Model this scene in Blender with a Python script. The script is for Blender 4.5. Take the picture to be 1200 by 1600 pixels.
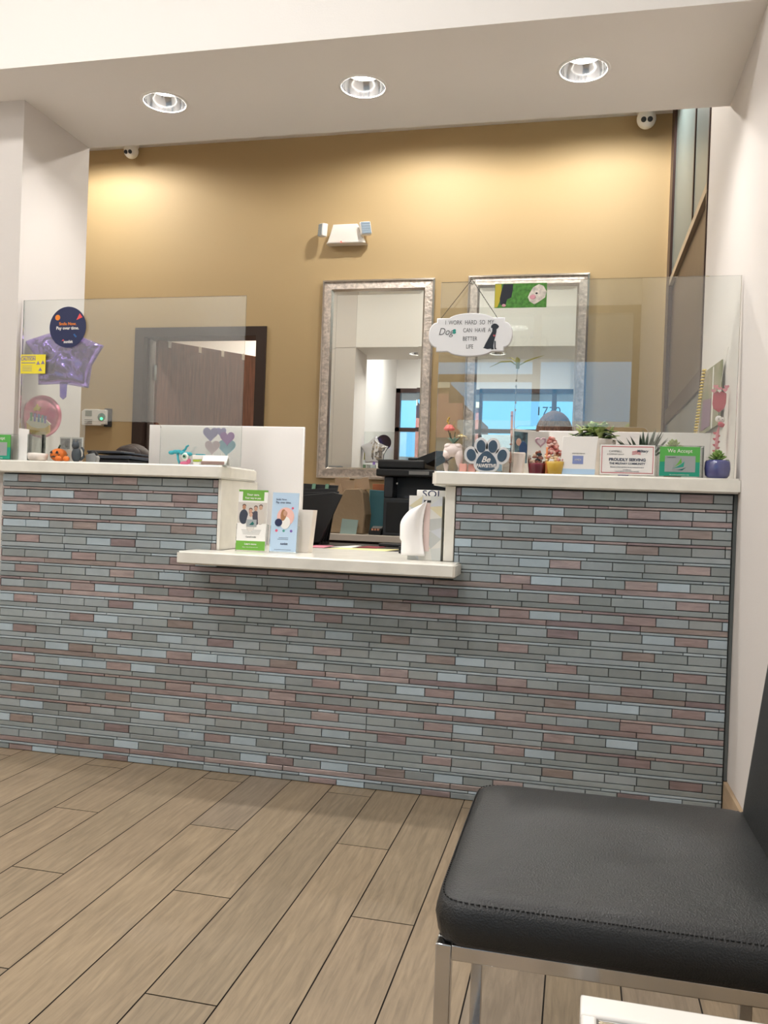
import bpy, bmesh, math, random
from mathutils import Vector, Matrix, Euler, noise

for o in list(bpy.data.objects): bpy.data.objects.remove(o)
S = bpy.context.scene
COL = S.collection
PI = math.pi
rnd = random.Random(7)

# ------------------------------------------------------------------ camera
cam_d = bpy.data.cameras.new('camera'); cam = bpy.data.objects.new('camera', cam_d); COL.objects.link(cam)
YAW, PITCH, ROLL = math.radians(12.9115), math.radians(-.3396), math.radians(2.0712)
cy_, sy_, cp_, sp_ = math.cos(YAW), math.sin(YAW), math.cos(PITCH), math.sin(PITCH)
fwd = Vector((-sy_*cp_, cy_*cp_, sp_)); rt = Vector((cy_, sy_, 0)); up = rt.cross(fwd)
r2 = math.cos(ROLL)*rt + math.sin(ROLL)*up; u2 = -math.sin(ROLL)*rt + math.cos(ROLL)*up
mw = Matrix((r2, u2, -fwd)).transposed().to_4x4(); mw.translation = (.2931, -2.7885, .9548)
cam.matrix_world = mw
cam_d.sensor_fit = 'VERTICAL'; cam_d.sensor_height = 24; cam_d.lens = 1328.2/1600*24; cam_d.clip_start = .02; cam_d.clip_end = 300
S.camera = cam

# ------------------------------------------------------------------ view, world, lights
vs = S.view_settings
vs.view_transform = 'Standard'; vs.look = 'None'; vs.gamma = 1; vs.use_curve_mapping = False
vs.exposure = 0.16
SKY_STRENGTH = 1.5
P_WAIT, P_SOFFIT, P_BACK, P_WALLWASH, P_HALL = 16.5, 6.5, 10, 49, 40

w = bpy.data.worlds.new('sky'); S.world = w; w.use_nodes = True
nt = w.node_tree; nt.nodes.clear()
wo = nt.nodes.new('ShaderNodeOutputWorld'); bg = nt.nodes.new('ShaderNodeBackground')
tc = nt.nodes.new('ShaderNodeTexCoord'); sx = nt.nodes.new('ShaderNodeSeparateXYZ'); cr = nt.nodes.new('ShaderNodeValToRGB')
cr.color_ramp.elements[0].position = 0; cr.color_ramp.elements[0].color = (.22, .62, 1.0, 1)
cr.color_ramp.elements[1].position = .6; cr.color_ramp.elements[1].color = (.45, .75, 1.2, 1)
nt.links.new(tc.outputs['Generated'], sx.inputs[0]); nt.links.new(sx.outputs['Z'], cr.inputs[0])
nt.links.new(cr.outputs[0], bg.inputs[0]); nt.links.new(bg.outputs[0], wo.inputs[0]); bg.inputs[1].default_value = SKY_STRENGTH

def light(name, kind, loc, power, color=(1, .93, .82), size=.2, rot=(0, 0, 0), spot=None, blend=.6, size_y=None, portal=False):
    d = bpy.data.lights.new(name, kind); d.energy = power; d.color = color
    if kind == 'AREA':
        d.size = size; d.shape = 'DISK' if size_y is None else 'RECTANGLE'
        if size_y: d.size_y = size_y
        if portal: d.cycles.is_portal = True
    if kind in ('SPOT', 'POINT'): d.shadow_soft_size = size
    if kind == 'SPOT': d.spot_size = math.radians(spot); d.spot_blend = blend
    o = bpy.data.objects.new(name, d); COL.objects.link(o); o.location = loc; o.rotation_euler = rot
    return o
# daylight entering through the street windows and the side window (portals only guide the sky light)
light('daylight_portal', 'AREA', (-.9, -4.95, 1.45), 1, size=3.4, size_y=2.8, rot=(PI/2, 0, 0), portal=True)
light('side_daylight_portal', 'AREA', (.80, 1.79, 2.3), 1, size=2.2, size_y=1.65, rot=(0, PI/2, 0), portal=True)
sun = light('sun', 'SUN', (0, 0, 20), 22, (1, .98, .96)); sun.rotation_euler = (math.radians(-38), math.radians(-14), 0); sun.data.angle = .01
WARM = (1, .97, .91)
SOFFIT_LIGHTS = [(-1.274, .128), (-.507, .128), (.254, .128)]
for x, y in SOFFIT_LIGHTS:
    light('soffit_lamp', 'AREA', (x, y, 2.484), P_SOFFIT, (1, .99, .97), size=.09)
WALLWASH = [(-3.0, 2.12), (-.72, 2.0), (.38, 2.0)]
for x, y in WALLWASH:
    light('wallwash_lamp', 'SPOT', (x, y, 3.40), P_WALLWASH, WARM, size=.04, spot=172, blend=.35)
BACKCANS = [(-2.3, 1.28), (-.75, 1.28)]
for x, y in BACKCANS:
    light('office_lamp', 'SPOT', (x, y, 3.40), P_BACK, WARM, size=.05, spot=170, blend=.4)
WAITCANS = [(-2.0, -1.6), (-.6, -1.6), (-2.0, -3.6), (-.6, -3.6)]
for x, y in WAITCANS:
    light('waiting_lamp', 'AREA', (x, y, 3.39), P_WAIT, (1, 1, 1), size=.3)
light('hall_lamp', 'AREA', (-2.2, 3.9, 2.75), P_HALL, (1, .93, .84), size=.5)

# ------------------------------------------------------------------ materials
def lin(c):
    if isinstance(c, str):
        c = c.lstrip('#'); c = [int(c[i:i+2], 16)/255 for i in (0, 2, 4)]
    return tuple((v/12.92 if v <= .04045 else ((v+.055)/1.055)**2.4) for v in c) + (1,)
MATS = {}
def mat(name, col='#808080', rough=.5, metal=0., spec=.5, noise_scale=0, noise_amt=0., bump=0., bump_scale=40, emit=None, emit_s=0, coat=0, stretch=None, alpha=1., trans=0, sheen=0, col2=None):
    if name in MATS: return MATS[name]
    m = bpy.data.materials.new(name); m.use_nodes = True; n = m.node_tree.nodes; l = m.node_tree.links
    p = n['Principled BSDF']
    p.inputs['Base Color'].default_value = lin(col); p.inputs['Roughness'].default_value = rough
    p.inputs['Metallic'].default_value = metal; p.inputs['Specular IOR Level'].default_value = spec
    p.inputs['Coat Weight'].default_value = coat; p.inputs['Alpha'].default_value = alpha
    p.inputs['Transmission Weight'].default_value = trans
    if emit: p.inputs['Emission Color'].default_value = lin(emit); p.inputs['Emission Strength'].default_value = emit_s
    if noise_amt or bump:
        t = n.new('ShaderNodeTexCoord'); mp = n.new('ShaderNodeMapping'); l.new(t.outputs['Object'], mp.inputs[0])
        if stretch: mp.inputs['Scale'].default_value = stretch
    if noise_amt:
        no = n.new('ShaderNodeTexNoise'); no.inputs['Scale'].default_value = noise_scale; no.inputs['Detail'].default_value = 5
        l.new(mp.outputs[0], no.inputs['Vector'])
        r = n.new('ShaderNodeValToRGB'); c = lin(col); c2 = lin(col2) if col2 else tuple(v*(1-noise_amt) for v in c[:3])+(1,)
        r.color_ramp.elements[0].position = .35; r.color_ramp.elements[1].position = .65
        r.color_ramp.elements[0].color = c2; r.color_ramp.elements[1].color = c if col2 else tuple(min(1, v*(1+noise_amt)) for v in c[:3])+(1,)
        l.new(no.outputs[0], r.inputs[0]); l.new(r.outputs[0], p.inputs['Base Color'])
    if bump:
        nb = n.new('ShaderNodeTexNoise'); nb.inputs['Scale'].default_value = bump_scale; nb.inputs['Detail'].default_value = 4
        l.new(mp.outputs[0], nb.inputs['Vector'])
        b = n.new('ShaderNodeBump'); b.inputs['Strength'].default_value = bump; b.inputs['Distance'].default_value = .01
        l.new(nb.outputs[0], b.inputs['Height']); l.new(b.outputs[0], p.inputs['Normal'])
    MATS[name] = m; return m
def thin_glass(name, tint=(1, 1, 1), refl=1.0, extra=0., rough=0.0, film=0):
    m = bpy.data.materials.new(name); m.use_nodes = True; n = m.node_tree.nodes; l = m.node_tree.links; n.clear()
    o = n.new('ShaderNodeOutputMaterial'); mx = n.new('ShaderNodeMixShader'); tr = n.new('ShaderNodeBsdfTransparent'); gl = n.new('ShaderNodeBsdfGlossy')
    fr = n.new('ShaderNodeFresnel'); fr.inputs[0].default_value = 1.5
    ma = n.new('ShaderNodeMath'); ma.operation = 'MULTIPLY_ADD'; ma.inputs[1].default_value = refl; ma.inputs[2].default_value = extra
    l.new(fr.outputs[0], ma.inputs[0]); l.new(ma.outputs[0], mx.inputs[0])
    tr.inputs[0].default_value = (*tint, 1); gl.inputs['Roughness'].default_value = rough
    l.new(tr.outputs[0], mx.inputs[1]); l.new(gl.outputs[0], mx.inputs[2])
    out = mx
    if film:
        df = n.new('ShaderNodeBsdfDiffuse'); df.inputs[0].default_value = (.8, .8, .78, 1); m2 = n.new('ShaderNodeMixShader'); m2.inputs[0].default_value = film
        l.new(mx.outputs[0], m2.inputs[1]); l.new(df.outputs[0], m2.inputs[2]); out = m2
    l.new(out.outputs[0], o.inputs[0]); return m
def attr_mat(name, rough=.4, metal=0., grain=None, spec=.5, bump=0.):
    """base colour from the 'col' attribute, varied by a stretched grain"""
    m = bpy.data.materials.new(name); m.use_nodes = True; n = m.node_tree.nodes; l = m.node_tree.links; p = n['Principled BSDF']
    p.inputs['Roughness'].default_value = rough; p.inputs['Metallic'].default_value = metal; p.inputs['Specular IOR Level'].default_value = spec
    a = n.new('ShaderNodeVertexColor'); a.layer_name = 'col'
    t = n.new('ShaderNodeTexCoord'); mp = n.new('ShaderNodeMapping'); l.new(t.outputs['Object'], mp.inputs[0])
    sc, st, lo, hi = grain
    mp.inputs['Scale'].default_value = st
    va = n.new('ShaderNodeVectorMath'); va.operation = 'MULTIPLY_ADD'; va.inputs[1].default_value = (37, 91, 53)
    l.new(a.outputs['Color'], va.inputs[0]); l.new(mp.outputs[0], va.inputs[2])
    no = n.new('ShaderNodeTexNoise'); no.inputs['Scale'].default_value = sc; no.inputs['Detail'].default_value = 7; no.inputs['Roughness'].default_value = .65; no.inputs['Distortion'].default_value = .6
    l.new(va.outputs[0], no.inputs['Vector'])
    mr = n.new('ShaderNodeMapRange'); mr.inputs[1].default_value = .3; mr.inputs[2].default_value = .7; mr.inputs[3].default_value = lo; mr.inputs[4].default_value = hi
    l.new(no.outputs[0], mr.inputs[0])
    vm = n.new('ShaderNodeVectorMath'); vm.operation = 'SCALE'; l.new(a.outputs['Color'], vm.inputs[0]); l.new(mr.outputs[0], vm.inputs['Scale'])
    l.new(vm.outputs[0], p.inputs['Base Color'])
    if bump:
        b = n.new('ShaderNodeBump'); b.inputs['Strength'].default_value = bump; b.inputs['Distance'].default_value = .002
        l.new(no.outputs[0], b.inputs['Height']); l.new(b.outputs[0], p.inputs['Normal'])
    return m

WALLC = mat('beige_paint', '#dcd5cf', .75, bump=.05, bump_scale=180)
WHITEP = mat('white_paint', '#efebe6', .7, bump=.04, bump_scale=180)
SOFF = mat('soffit_paint', '#f5efe8', .8)
GOLD = mat('gold_paint', '#b89f75', .62, bump=.05, bump_scale=160)
QUARTZ = mat('white_quartz', '#e9e5da', .22, noise_scale=14, noise_amt=.05)
DWOOD = mat('dark_wood', '#77503f', .45, noise_scale=6, noise_amt=.25, stretch=(12, 12, 1))
ESP = mat('espresso_frame', '#33251f', .4)
BRONZE = mat('bronze_frame', '#43302c', .4, metal=.3)
CHROME = mat('chrome', '#d8d8d8', .12, metal=1)
SILVER = mat('hammered_silver', '#d6cbc2', .38, metal=.45, noise_scale=45, noise_amt=.22, bump=.6, bump_scale=60)
SILVERP = mat('polished_silver', '#dcd6cf', .2, metal=.9)
MIRROR = mat('mirror_glass', '#eef2f0', .0, metal=1)
BLACK = mat('black_plastic', '#101113', .45)
DGREY = mat('dark_grey_plastic', '#2b2e33', .45)
GREY = mat('grey_plastic', '#8c8c8a', .5)
WHITE = mat('white_plastic', '#f0ece6', .4)
PAPER = mat('white_paper', '#f4f1ec', .8)
LEATHER = mat('black_leather', '#151718', .43, bump=.25, bump_scale=420, spec=.6)
THREAD = mat('black_thread', '#0c0c0d', .7)
BASEB = mat('baseboard_tile', '#b59b7c', .5, noise_scale=8, noise_amt=.1, stretch=(1, .2, 4))
GROUT = mat('tile_grout', '#5c605e', .85)
FGROUT = mat('floor_grout', '#2d2722', .9)
WTOP = mat('grey_laminate', '#b9aea2', .4)
ACRY = thin_glass('clear_acrylic', (.97, .99, .98), 1.1, .03)
GUARD = thin_glass('guard_glass', (.955, .975, .965), 1.9, .03, film=.012)
FROST = mat('frosted_glass', '#6f7c7c', .35)
WINGL = thin_glass('window_glass', (.93, .97, .98), 1.0)
EMIT = mat('lamp_disc', '#ffffff', .5, emit='#fff8ee', emit_s=22)
GREENP = mat('green_print', '#6fae3e', .6)
LBLUE = mat('pale_blue_print', '#bcd4ea', .6)
NAVY = mat('navy_print', '#232b52', .6)
SLATE = mat('slate_blue_print', '#3d5468', .55)
LEAF = mat('leaf_green', '#7a9c4c', .5, noise_scale=9, noise_amt=.3)
LEAFP = mat('pale_leaf', '#b4c47a', .5, noise_scale=12, noise_amt=.2)
LEAFD = mat('dark_leaf', '#33452f', .45, noise_scale=9, noise_amt=.3)
SOIL = mat('soil', '#3b2d22', .95)
INK = mat('black_ink', '#26282c', .7)
CERAM = mat('white_ceramic', '#eee4da', .3)

# ------------------------------------------------------------------ mesh builder
class B:
    def __init__(s): s.bm = bmesh.new(); s.mi = 0; s.mats = []; s.smooth = False
    def m(s, mt):
        if mt not in s.mats: s.mats.append(mt)
        s.mi = s.mats.index(mt); return s
    def f(s, vs, smooth=False):
        try: fc = s.bm.faces.new(vs)
        except ValueError: return None
        fc.material_index = s.mi; fc.smooth = smooth; return fc
    def box(s, x0, x1, y0, y1, z0, z1, bev=0, seg=2):
        v = [s.bm.verts.new((x, y, z)) for x in (x0, x1) for y in (y0, y1) for z in (z0, z1)]
        fs = [s.f([v[i] for i in q]) for q in ((0, 1, 3, 2), (4, 6, 7, 5), (0, 4, 5, 1), (2, 3, 7, 6), (0, 2, 6, 4), (1, 5, 7, 3))]
        if bev:
            es = list({e for f in fs for e in f.edges})
            r = bmesh.ops.bevel(s.bm, geom=es, offset=bev, segments=seg, affect='EDGES', profile=.6)
            for f in r['faces']: f.material_index = s.mi; f.smooth = True
        return s
    def prism(s, pts, a, b, axis='y', bev=0):
        """outline pts extruded from a to b; axis y: pts are (x,z); x: (y,z); z: (x,y)"""
        def P(p, t): return {'y': (p[0], t, p[1]), 'x': (t, p[0], p[1]), 'z': (p[0], p[1], t)}[axis]
        A = [s.bm.verts.new(P(p, a)) for p in pts]; C = [s.bm.verts.new(P(p, b)) for p in pts]
        n = len(pts); fs = [s.f(A), s.f(C[::-1])]
        for i in range(n): fs.append(s.f([A[i], C[i], C[(i+1) % n], A[(i+1) % n]]))
        fs = [f for f in fs if f]
        bmesh.ops.recalc_face_normals(s.bm, faces=fs)
        if bev:
            es = list({e for f in fs[:2] for e in f.edges})
            r = bmesh.ops.bevel(s.bm, geom=es, offset=bev, segments=2, affect='EDGES')
            for f in r['faces']: f.material_index = s.mi; f.smooth = True
        return s
    def lathe(s, prof, c=(0, 0, 0), n=24, sx=1, sy=1, smooth=True, rot=None):
        R = rot or Matrix.Identity(3); c = Vector(c); rings = []
        for r, z in prof:
            if r < 1e-6: rings.append([s.bm.verts.new(c + R @ Vector((0, 0, z)))])
            else: rings.append([s.bm.verts.new(c + R @ Vector((r*sx*math.cos(2*PI*i/n), r*sy*math.sin(2*PI*i/n), z))) for i in range(n)])
        for a, b in zip(rings, rings[1:]):
            for i in range(n):
                j = (i+1) % n
                if len(a) == 1 and len(b) == 1: continue
                if len(a) == 1: s.f([a[0], b[i], b[j]], smooth)
                elif len(b) == 1: s.f([a[i], a[j], b[0]], smooth)
                else: s.f([a[i], a[j], b[j], b[i]], smooth)
        return s
    def ell(s, c, r, n=16, k=10, rot=None):
        if not isinstance(r, (tuple, list)): r = (r, r, r)
        prof = [(math.sin(PI*i/k), -math.cos(PI*i/k)) for i in range(k+1)]
        R = (rot or Matrix.Identity(3)) @ Matrix.Diagonal((r[0], r[1], r[2]))
        return s.lathe(prof, c, n, rot=R)
    def tube(s, pts, r, n=8, flat=1., upv=(0, 0, 1), cap=True, smooth=True):
        pts = [Vector(p) for p in pts]; m_ = len(pts)
        rs = r if isinstance(r, (list, tuple)) else [r]*m_
        rings = []; U = Vector(upv)
        for i, p in enumerate(pts):
            d = (pts[min(i+1, m_-1)] - pts[max(i-1, 0)]).normalized()
            a = d.cross(U)
            if a.length < 1e-4: a = d.cross(Vector((1, 0, 0)))
            a.normalize(); b = a.cross(d).normalized()
            rings.append([s.bm.verts.new(p + rs[i]*(math.cos(2*PI*k/n)*a + flat*math.sin(2*PI*k/n)*b)) for k in range(n)])
        for A, C in zip(rings, rings[1:]):
            for i in range(n): s.f([A[i], A[(i+1) % n], C[(i+1) % n], C[i]], smooth)
        if cap: s.f(rings[0][::-1]); s.f(rings[-1])
        return s
    def disc(s, c, r, y_dir=-1, n=32, sx=1, sz=1, t=.001):
        """thin round plate facing -y"""
        pts = [(c[0] + r*sx*math.cos(2*PI*i/n), c[2] + r*sz*math.sin(2*PI*i/n)) for i in range(n)]
        return s.prism(pts, c[1], c[1]+t)
    def text(s, body, size, loc, sx=1., ext=.0004, align='CENTER', rot=None, shear=0, bold=0):
        cu = bpy.data.curves.new('t', 'FONT'); cu.body = body; cu.size = size; cu.extrude = ext; cu.align_x = align; cu.align_y = 'CENTER'; cu.shear = shear; cu.offset = bold; cu.resolution_u = 3
        o = bpy.data.objects.new('t', cu); COL.objects.link(o)
        dg = bpy.context.evaluated_depsgraph_get(); me = bpy.data.meshes.new_from_object(o.evaluated_get(dg))
        R = (rot or Matrix.Rotation(PI/2, 4, 'X')); X = Matrix.Translation(loc) @ R.to_4x4() @ Matrix.Diagonal((sx, 1, 1, 1))
        me.transform(X); k = len(s.bm.faces); s.bm.from_mesh(me); s.bm.faces.ensure_lookup_table()
        for f in s.bm.faces[k:]: f.material_index = s.mi
        bpy.data.objects.remove(o); bpy.data.curves.remove(cu); bpy.data.meshes.remove(me)
        return s
    def xf(s, M, start=0):
        s.bm.verts.ensure_lookup_table()
        for v in s.bm.verts[start:]: v.co = M @ v.co
        return s
    def build(s, name, parent=None, loc=(0, 0, 0), rot=(0, 0, 0), recalc=True):
        if recalc: bmesh.ops.recalc_face_normals(s.bm, faces=s.bm.faces)
        me = bpy.data.meshes.new(name); s.bm.to_mesh(me); s.bm.free()
        for mt in s.mats: me.materials.append(mt)
        o = bpy.data.objects.new(name, me); COL.objects.link(o); o.location = loc; o.rotation_euler = rot
        if parent: o.parent = parent
        return o
def tag(o, label=None, cat=None, group=None, kind=None):
    if label: o['label'] = label
    if cat: o['category'] = cat
    if group: o['group'] = group
    if kind: o['kind'] = kind
    return o
def thing(name, label, cat, loc=(0, 0, 0), rz=0, group=None):
    o = bpy.data.objects.new(name, None); o.empty_display_size = .05; COL.objects.link(o); o.location = loc; o.rotation_euler = (0, 0, rz)
    return tag(o, label, cat, group)
def struct(o): o['kind'] = 'structure'; return o
def copy_tree(o, parent=None):
    c = o.copy(); COL.objects.link(c)
    if parent: c.parent = parent
    for ch in list(o.children): copy_tree(ch, c)
    return c

XR = .768          # face of the right wall
# ================================================================== SETTING
# floor: wood-look planks 0.15 x 1.22 laid front to back
b = B(); b.m(FGROUT)
b.box(-4.7, XR+.02, -5.05, 5.1, -.06, -.0035)
PL = attr_mat('plank_wood', .42, 0, (5.0, (17, 1.3, 1), .70, 1.14), bump=.15)
b.m(PL)
cl = b.bm.loops.layers.float_color.new('col')
x0, pw, L = -1.0898, .15004, 1.218
pal = ['#9a886f', '#9f8c73', '#94836b', '#a38f77', '#9b886f', '#948470', '#9d8a70']
for k in range(-24, 13):
    xa = x0 + k*pw; xb = min(xa+pw, XR)
    if xa >= XR: continue
    off = {0: -.875, 1: -1.29, 2: -.474}[k % 3]
    for j in range(-5, 7):
        ya = max(off + j*L, -5.04); yb = min(off + (j+1)*L, 5.09)
        if yb <= ya: continue
        g = .0016
        v = [b.bm.verts.new(p) for p in ((xa+g, ya+g, 0), (xb-g, ya+g, 0), (xb-g, yb-g, 0), (xa+g, yb-g, 0))]
        f = b.f(v); c = list(lin(rnd.choice(pal))); t = rnd.uniform(.96, 1.04)
        for lp in f.loops: lp[cl] = (c[0]*t, c[1]*t, c[2]*t, 1)
struct(b.build('floor'))

HC = 3.44
b = B().m(WHITEP); b.box(-4.75, 1.0, -5.2, 2.95, HC, HC+.1); struct(b.build('ceiling'))
# right wall with a side window between y .95 and 2.63
b = B().m(WALLC)
b.box(XR, XR+.14, -5.2, .95, 0, HC); b.box(XR, XR+.02, 2.64, 2.86, 0, HC); b.box(XR, XR+.14, .95, 2.64, 0, 1.18)
struct(b.build('wall_right'))
# side window: bronze frame, tan rail, wooden lower panels
b = B().m(BRONZE)
for y, y2 in ((.95, .975), (2.50, 2.66)): b.box(XR-.006, XR+.03, y, y2, 1.18, HC)
for y in (1.52,): b.box(XR+.002, XR+.03, y, y+.03, 2.37, HC-.05)
b.box(XR+.0, XR+.03, .99, 2.60, 1.18, 1.23); b.box(XR+.0, XR+.03, .99, 2.60, 1.50, 1.585); b.box(XR+.0, XR+.03, .99, 2.60, HC-.06, HC)
w1 = struct(b.build('window_1'))
B().m(mat('tan_rail', '#b5a287', .5)).box(XR-.004, XR+.03, .99, 2.60, 2.325, 2.365).build('sill_rail', w1)
b = B().m(mat('brown_panel', '#4c3a33', .3, noise_scale=5, noise_amt=.35, stretch=(1, 14, 1.2)))
b.box(XR+.016, XR+.026, .99, 2.60, 1.585, 2.325); b.build('brown_shade', w1)
B().m(FROST).box(XR+.008, XR+.011, .99, 2.50, 2.37, 3.38).build('upper_pane', w1); B().m(mat('blue_grey_glass', '#6c7c88', .2)).box(XR+.008, XR+.011, .99, 2.50, 1.23, 1.50).build('lower_pane', w1)

# gold back wall with door opening
b = B().m(GOLD)
DX0, DX1, DZ = -2.775, -1.873, 2.125
b.box(-4.7, DX0, 2.70, 2.84, 0, HC); b.box(DX1, XR+.005, 2.70, 2.84, 0, HC); b.box(DX0, DX1, 2.70, 2.84, DZ, HC)
struct(b.build('wall_back'))
b = B().m(ESP)
b.box(DX0-.042, DX0+.03, 2.685, 2.855, 0, DZ+.035); b.box(DX1-.03, DX1+.042, 2.685, 2.855, 0, DZ+.035); b.box(DX0+.03, DX1-.03, 2.685, 2.855, DZ-.03, DZ+.035)
b.box(DX0+.03, DX0+.045, 2.74, 2.77, 0, DZ-.03); b.box(DX1-.045, DX1-.03, 2.74, 2.77, 0, DZ-.03)
struct(b.build('trim_1'))
# open door leaf swung into the hallway
ang = math.atan2(3.50-2.80, -2.20+2.71)
door = B().m(DWOOD).box(0, .87, -.045, 0, .01, 2.09, .002).build('door_1', None, (-2.715, 2.80, 0), (0, 0, ang)); struct(door)
for z in (.25, 1.05, 1.80): B().m(CHROME).box(-.022, .004, -.035, .004, z, z+.11).build('hinge', door)
bh = B().m(CHROME); bh.tube([(.80, -.045, 1.0), (.80, -.10, 1.0), (.70, -.10, 1.0)], .011); bh.lathe([(.03, 0), (.03, .008), (0, .008)], (.80, -.05, 1.0), 16, rot=Matrix.Rotation(PI/2, 3, 'X')); bh.build('door_handle', door)
for i_, d_ in enumerate((.085, .33, .52, .70)):
    hk = B().m(WHITE); hk.box(d_-.012, d_+.012, -.048, .003, 2.09, 2.093); hk.box(d_-.012, d_+.012, -.049, -.0455, 2.045, 2.093, .001); hk.box(d_-.012, d_+.012, .001, .004, 2.06, 2.093)
    tag(hk.build('over_door_hook', None, (-2.715, 2.80, 0), (0, 0, ang)), ('white over-door hook nearest the hinge', 'white over-door hook, second from the hinge', 'white over-door hook, third from the hinge', 'white over-door hook farthest from the hinge')[i_], 'hook', 'over-door hooks on the open door')
# hallway behind the door
b = B().m(WALLC)
b.box(-3.6, -1.2, 4.6, 4.7, 0, 2.85); b.box(-3.7, -3.6, 2.84, 4.7, 0, 2.85); b.box(-1.2, -1.1, 2.84, 4.7, 0, 2.85); b.box(-3.7, -1.1, 2.84, 4.7, 2.85, 2.95)
struct(b.build('wall_hallway'))
# left: office side wall, thick partition with the jamb, waiting room wall
b = B().m(WALLC); b.box(-2.6, -1.80, .03, .4655, 0, 2.438); b.box(-2.6, -1.80, .03, .47, 2.438, HC)
b.box(-4.7, -2.6, .33, .465, 0, HC); struct(b.build('wall_partition'))
struct(B().m(WALLC).box(-4.75, -4.6, .33, 2.84, 0, HC).build('wall_office'))
struct(B().m(WHITEP).box(-2.75, -2.6, -5.2, .33, 0, HC).build('wall_left'))
struct(B().m(BASEB).box(XR-.012, XR, -5.0, -.001, 0, .148, .002).build('baseboard_right'))
struct(B().m(BASEB).box(-2.6, -1.80, .018, .03, 0, .148).build('baseboard_left'))

# soffit over the desk with three round openings
ZS = 2.44
b = B().m(SOFF)
def plate(b, xa, xb, ya, yb, z, cx, cy, r):
    angs = sorted(set([2*PI*i/48 for i in range(48)] + [math.atan2(y-cy, x-cx) % (2*PI) for x in (xa, xb) for y in (ya, yb)]))
    I, O = [], []
    for a in angs:
        dx, dy = math.cos(a), math.sin(a)
        t = min([((xb if dx > 0 else xa)-cx)/dx if abs(dx) > 1e-9 else 9, ((yb if dy > 0 else ya)-cy)/dy if abs(dy) > 1e-9 else 9])
        I.append(b.bm.verts.new((cx+r*dx, cy+r*dy, z))); O.append(b.bm.verts.new((cx+t*dx, cy+t*dy, z)))
    for i in range(len(angs)):
        j = (i+1) % len(angs); b.f([I[i], O[i], O[j], I[j]])
SY0, SY1 = -.188, .465
cuts = [-2.6]
for x, y in SOFFIT_LIGHTS: plate(b, x-.2, x+.2, SY0, SY1, ZS, x, y, .0775); cuts += [x-.2, x+.2]
cuts.append(XR)
for i in range(0, len(cuts), 2):
    v = [b.bm.verts.new(p) for p in ((cuts[i], SY0, ZS), (cuts[i+1], SY0, ZS), (cuts[i+1], SY1, ZS), (cuts[i], SY1, ZS))]; b.f(v)
b.m(WHITEP)
for y in (SY0, SY1):
    v = [b.bm.verts.new(p) for p in ((-2.6, y, ZS), (XR, y, ZS), (XR, y, HC), (-2.6, y, HC))]; b.f(v)
struct(b.build('wall_soffit', recalc=False))

# storefront behind the camera
b = B().m(BRONZE)
FX0, FX1, HZ = -2.6, XR, 2.84
for x in (FX0, -1.30, -.17, XR-.06): b.box(x, x+.07, -5.10, -5.0, 0, HZ)
b.box(FX0, FX1, -5.1, -5.0, HZ-.07, HZ); b.box(FX0, FX1, -5.1, -5.0, 0, .1); b.box(FX0, -.17, -5.1, -5.0, 2.16, 2.22)
w2 = struct(b.build('window_2'))
B().m(WINGL).box(FX0+.05, FX1-.05, -5.056, -5.050, .1, HZ-.07).build('pane', w2)
b = B().m(INK); b.text('1730', .19, (-.22, -5.045, 2.50), rot=Matrix.Rotation(PI/2, 4, 'X')); b.build('lettering', w2)
b = B().m(WHITEP); b.box(-2.75, XR+.14, -5.2, -5.0, HZ, HC); struct(b.build('wall_front'))

# ------------------------------------------------------------------ outside (seen only in glass and mirrors)
struct(B().m(mat('asphalt', '#9a9894', .9, noise_scale=3, noise_amt=.1)).box(-30, 30, -60, -5.2, -.12, -.02).build('ground'))
struct(B().m(mat('canopy_stucco', '#9d9188', .85)).box(-12, 8, -12.0, -5.2, 3.55, 3.9).build('ceiling_canopy'))
t = thing('brick_building', 'red-brown brick building across the street, reflected in the glass guard', 'building', (-9, -26, 0))
bb = B().m(mat('red_brick', '#6e4038', .85, noise_scale=2, noise_amt=.1)); bb.box(2.8, 4.8, -4, 0, 0, 5.3); bb.box(4.8, 5.3, -3, 0, 0, 4.6); bb.build('wall', t)
bb = B().m(mat('tan_stucco', '#8d8470', .85)); bb.box(2.75, 4.85, .0, .15, 5.1, 5.4); bb.build('cornice', t)
for x in (3.1,): B().m(DGREY).box(x, x+1.2, .0, .06, 1.2, 3.4).build('window', t)
t = thing('low_building', 'long low grey building with a flat roof, reflected in the right mirror', 'building', (1.5, -25, 0))
B().m(mat('grey_stucco', '#a9a59c', .85)).box(-5, 9, -4, 0, 0, 3.4).build('wall', t)
B().m(mat('grey_fascia', '#6f7270', .7)).box(-5.2, 9.2, -4, .2, 3.4, 3.9).build('roof_fascia', t)
for x in (-3.5, -.5, 2.5, 5.5): B().m(DGREY).box(x, x+1.6, 0, .05, .6, 2.4).build('window', t)
def tree(x, y, h, r, lab):
    t = thing('tree', lab, 'tree', (x, y, -.02)); B().m(mat('bark', '#6d5a48', .9)).tube([(0, 0, 0), (.05, 0, h*.3), (0, .05, h*.6)], [.16, .12, .08]).build('trunk', t)
    b = B().m(mat('foliage', '#4f6030', .8, noise_scale=6, noise_amt=.35)); q = random.Random(int(x*10))
    for _ in range(34):
        a = q.uniform(0, 2*PI); s = q.uniform(.1, 1)**.5; zz = h*.62 + q.uniform(-.35, .4)*h*.9
        b.ell((math.cos(a)*s*r, math.sin(a)*s*r, zz), (q.uniform(.3, .6), q.uniform(.3, .6), q.uniform(.25, .5)), 8, 6)
    b.build('crown', t)
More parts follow.
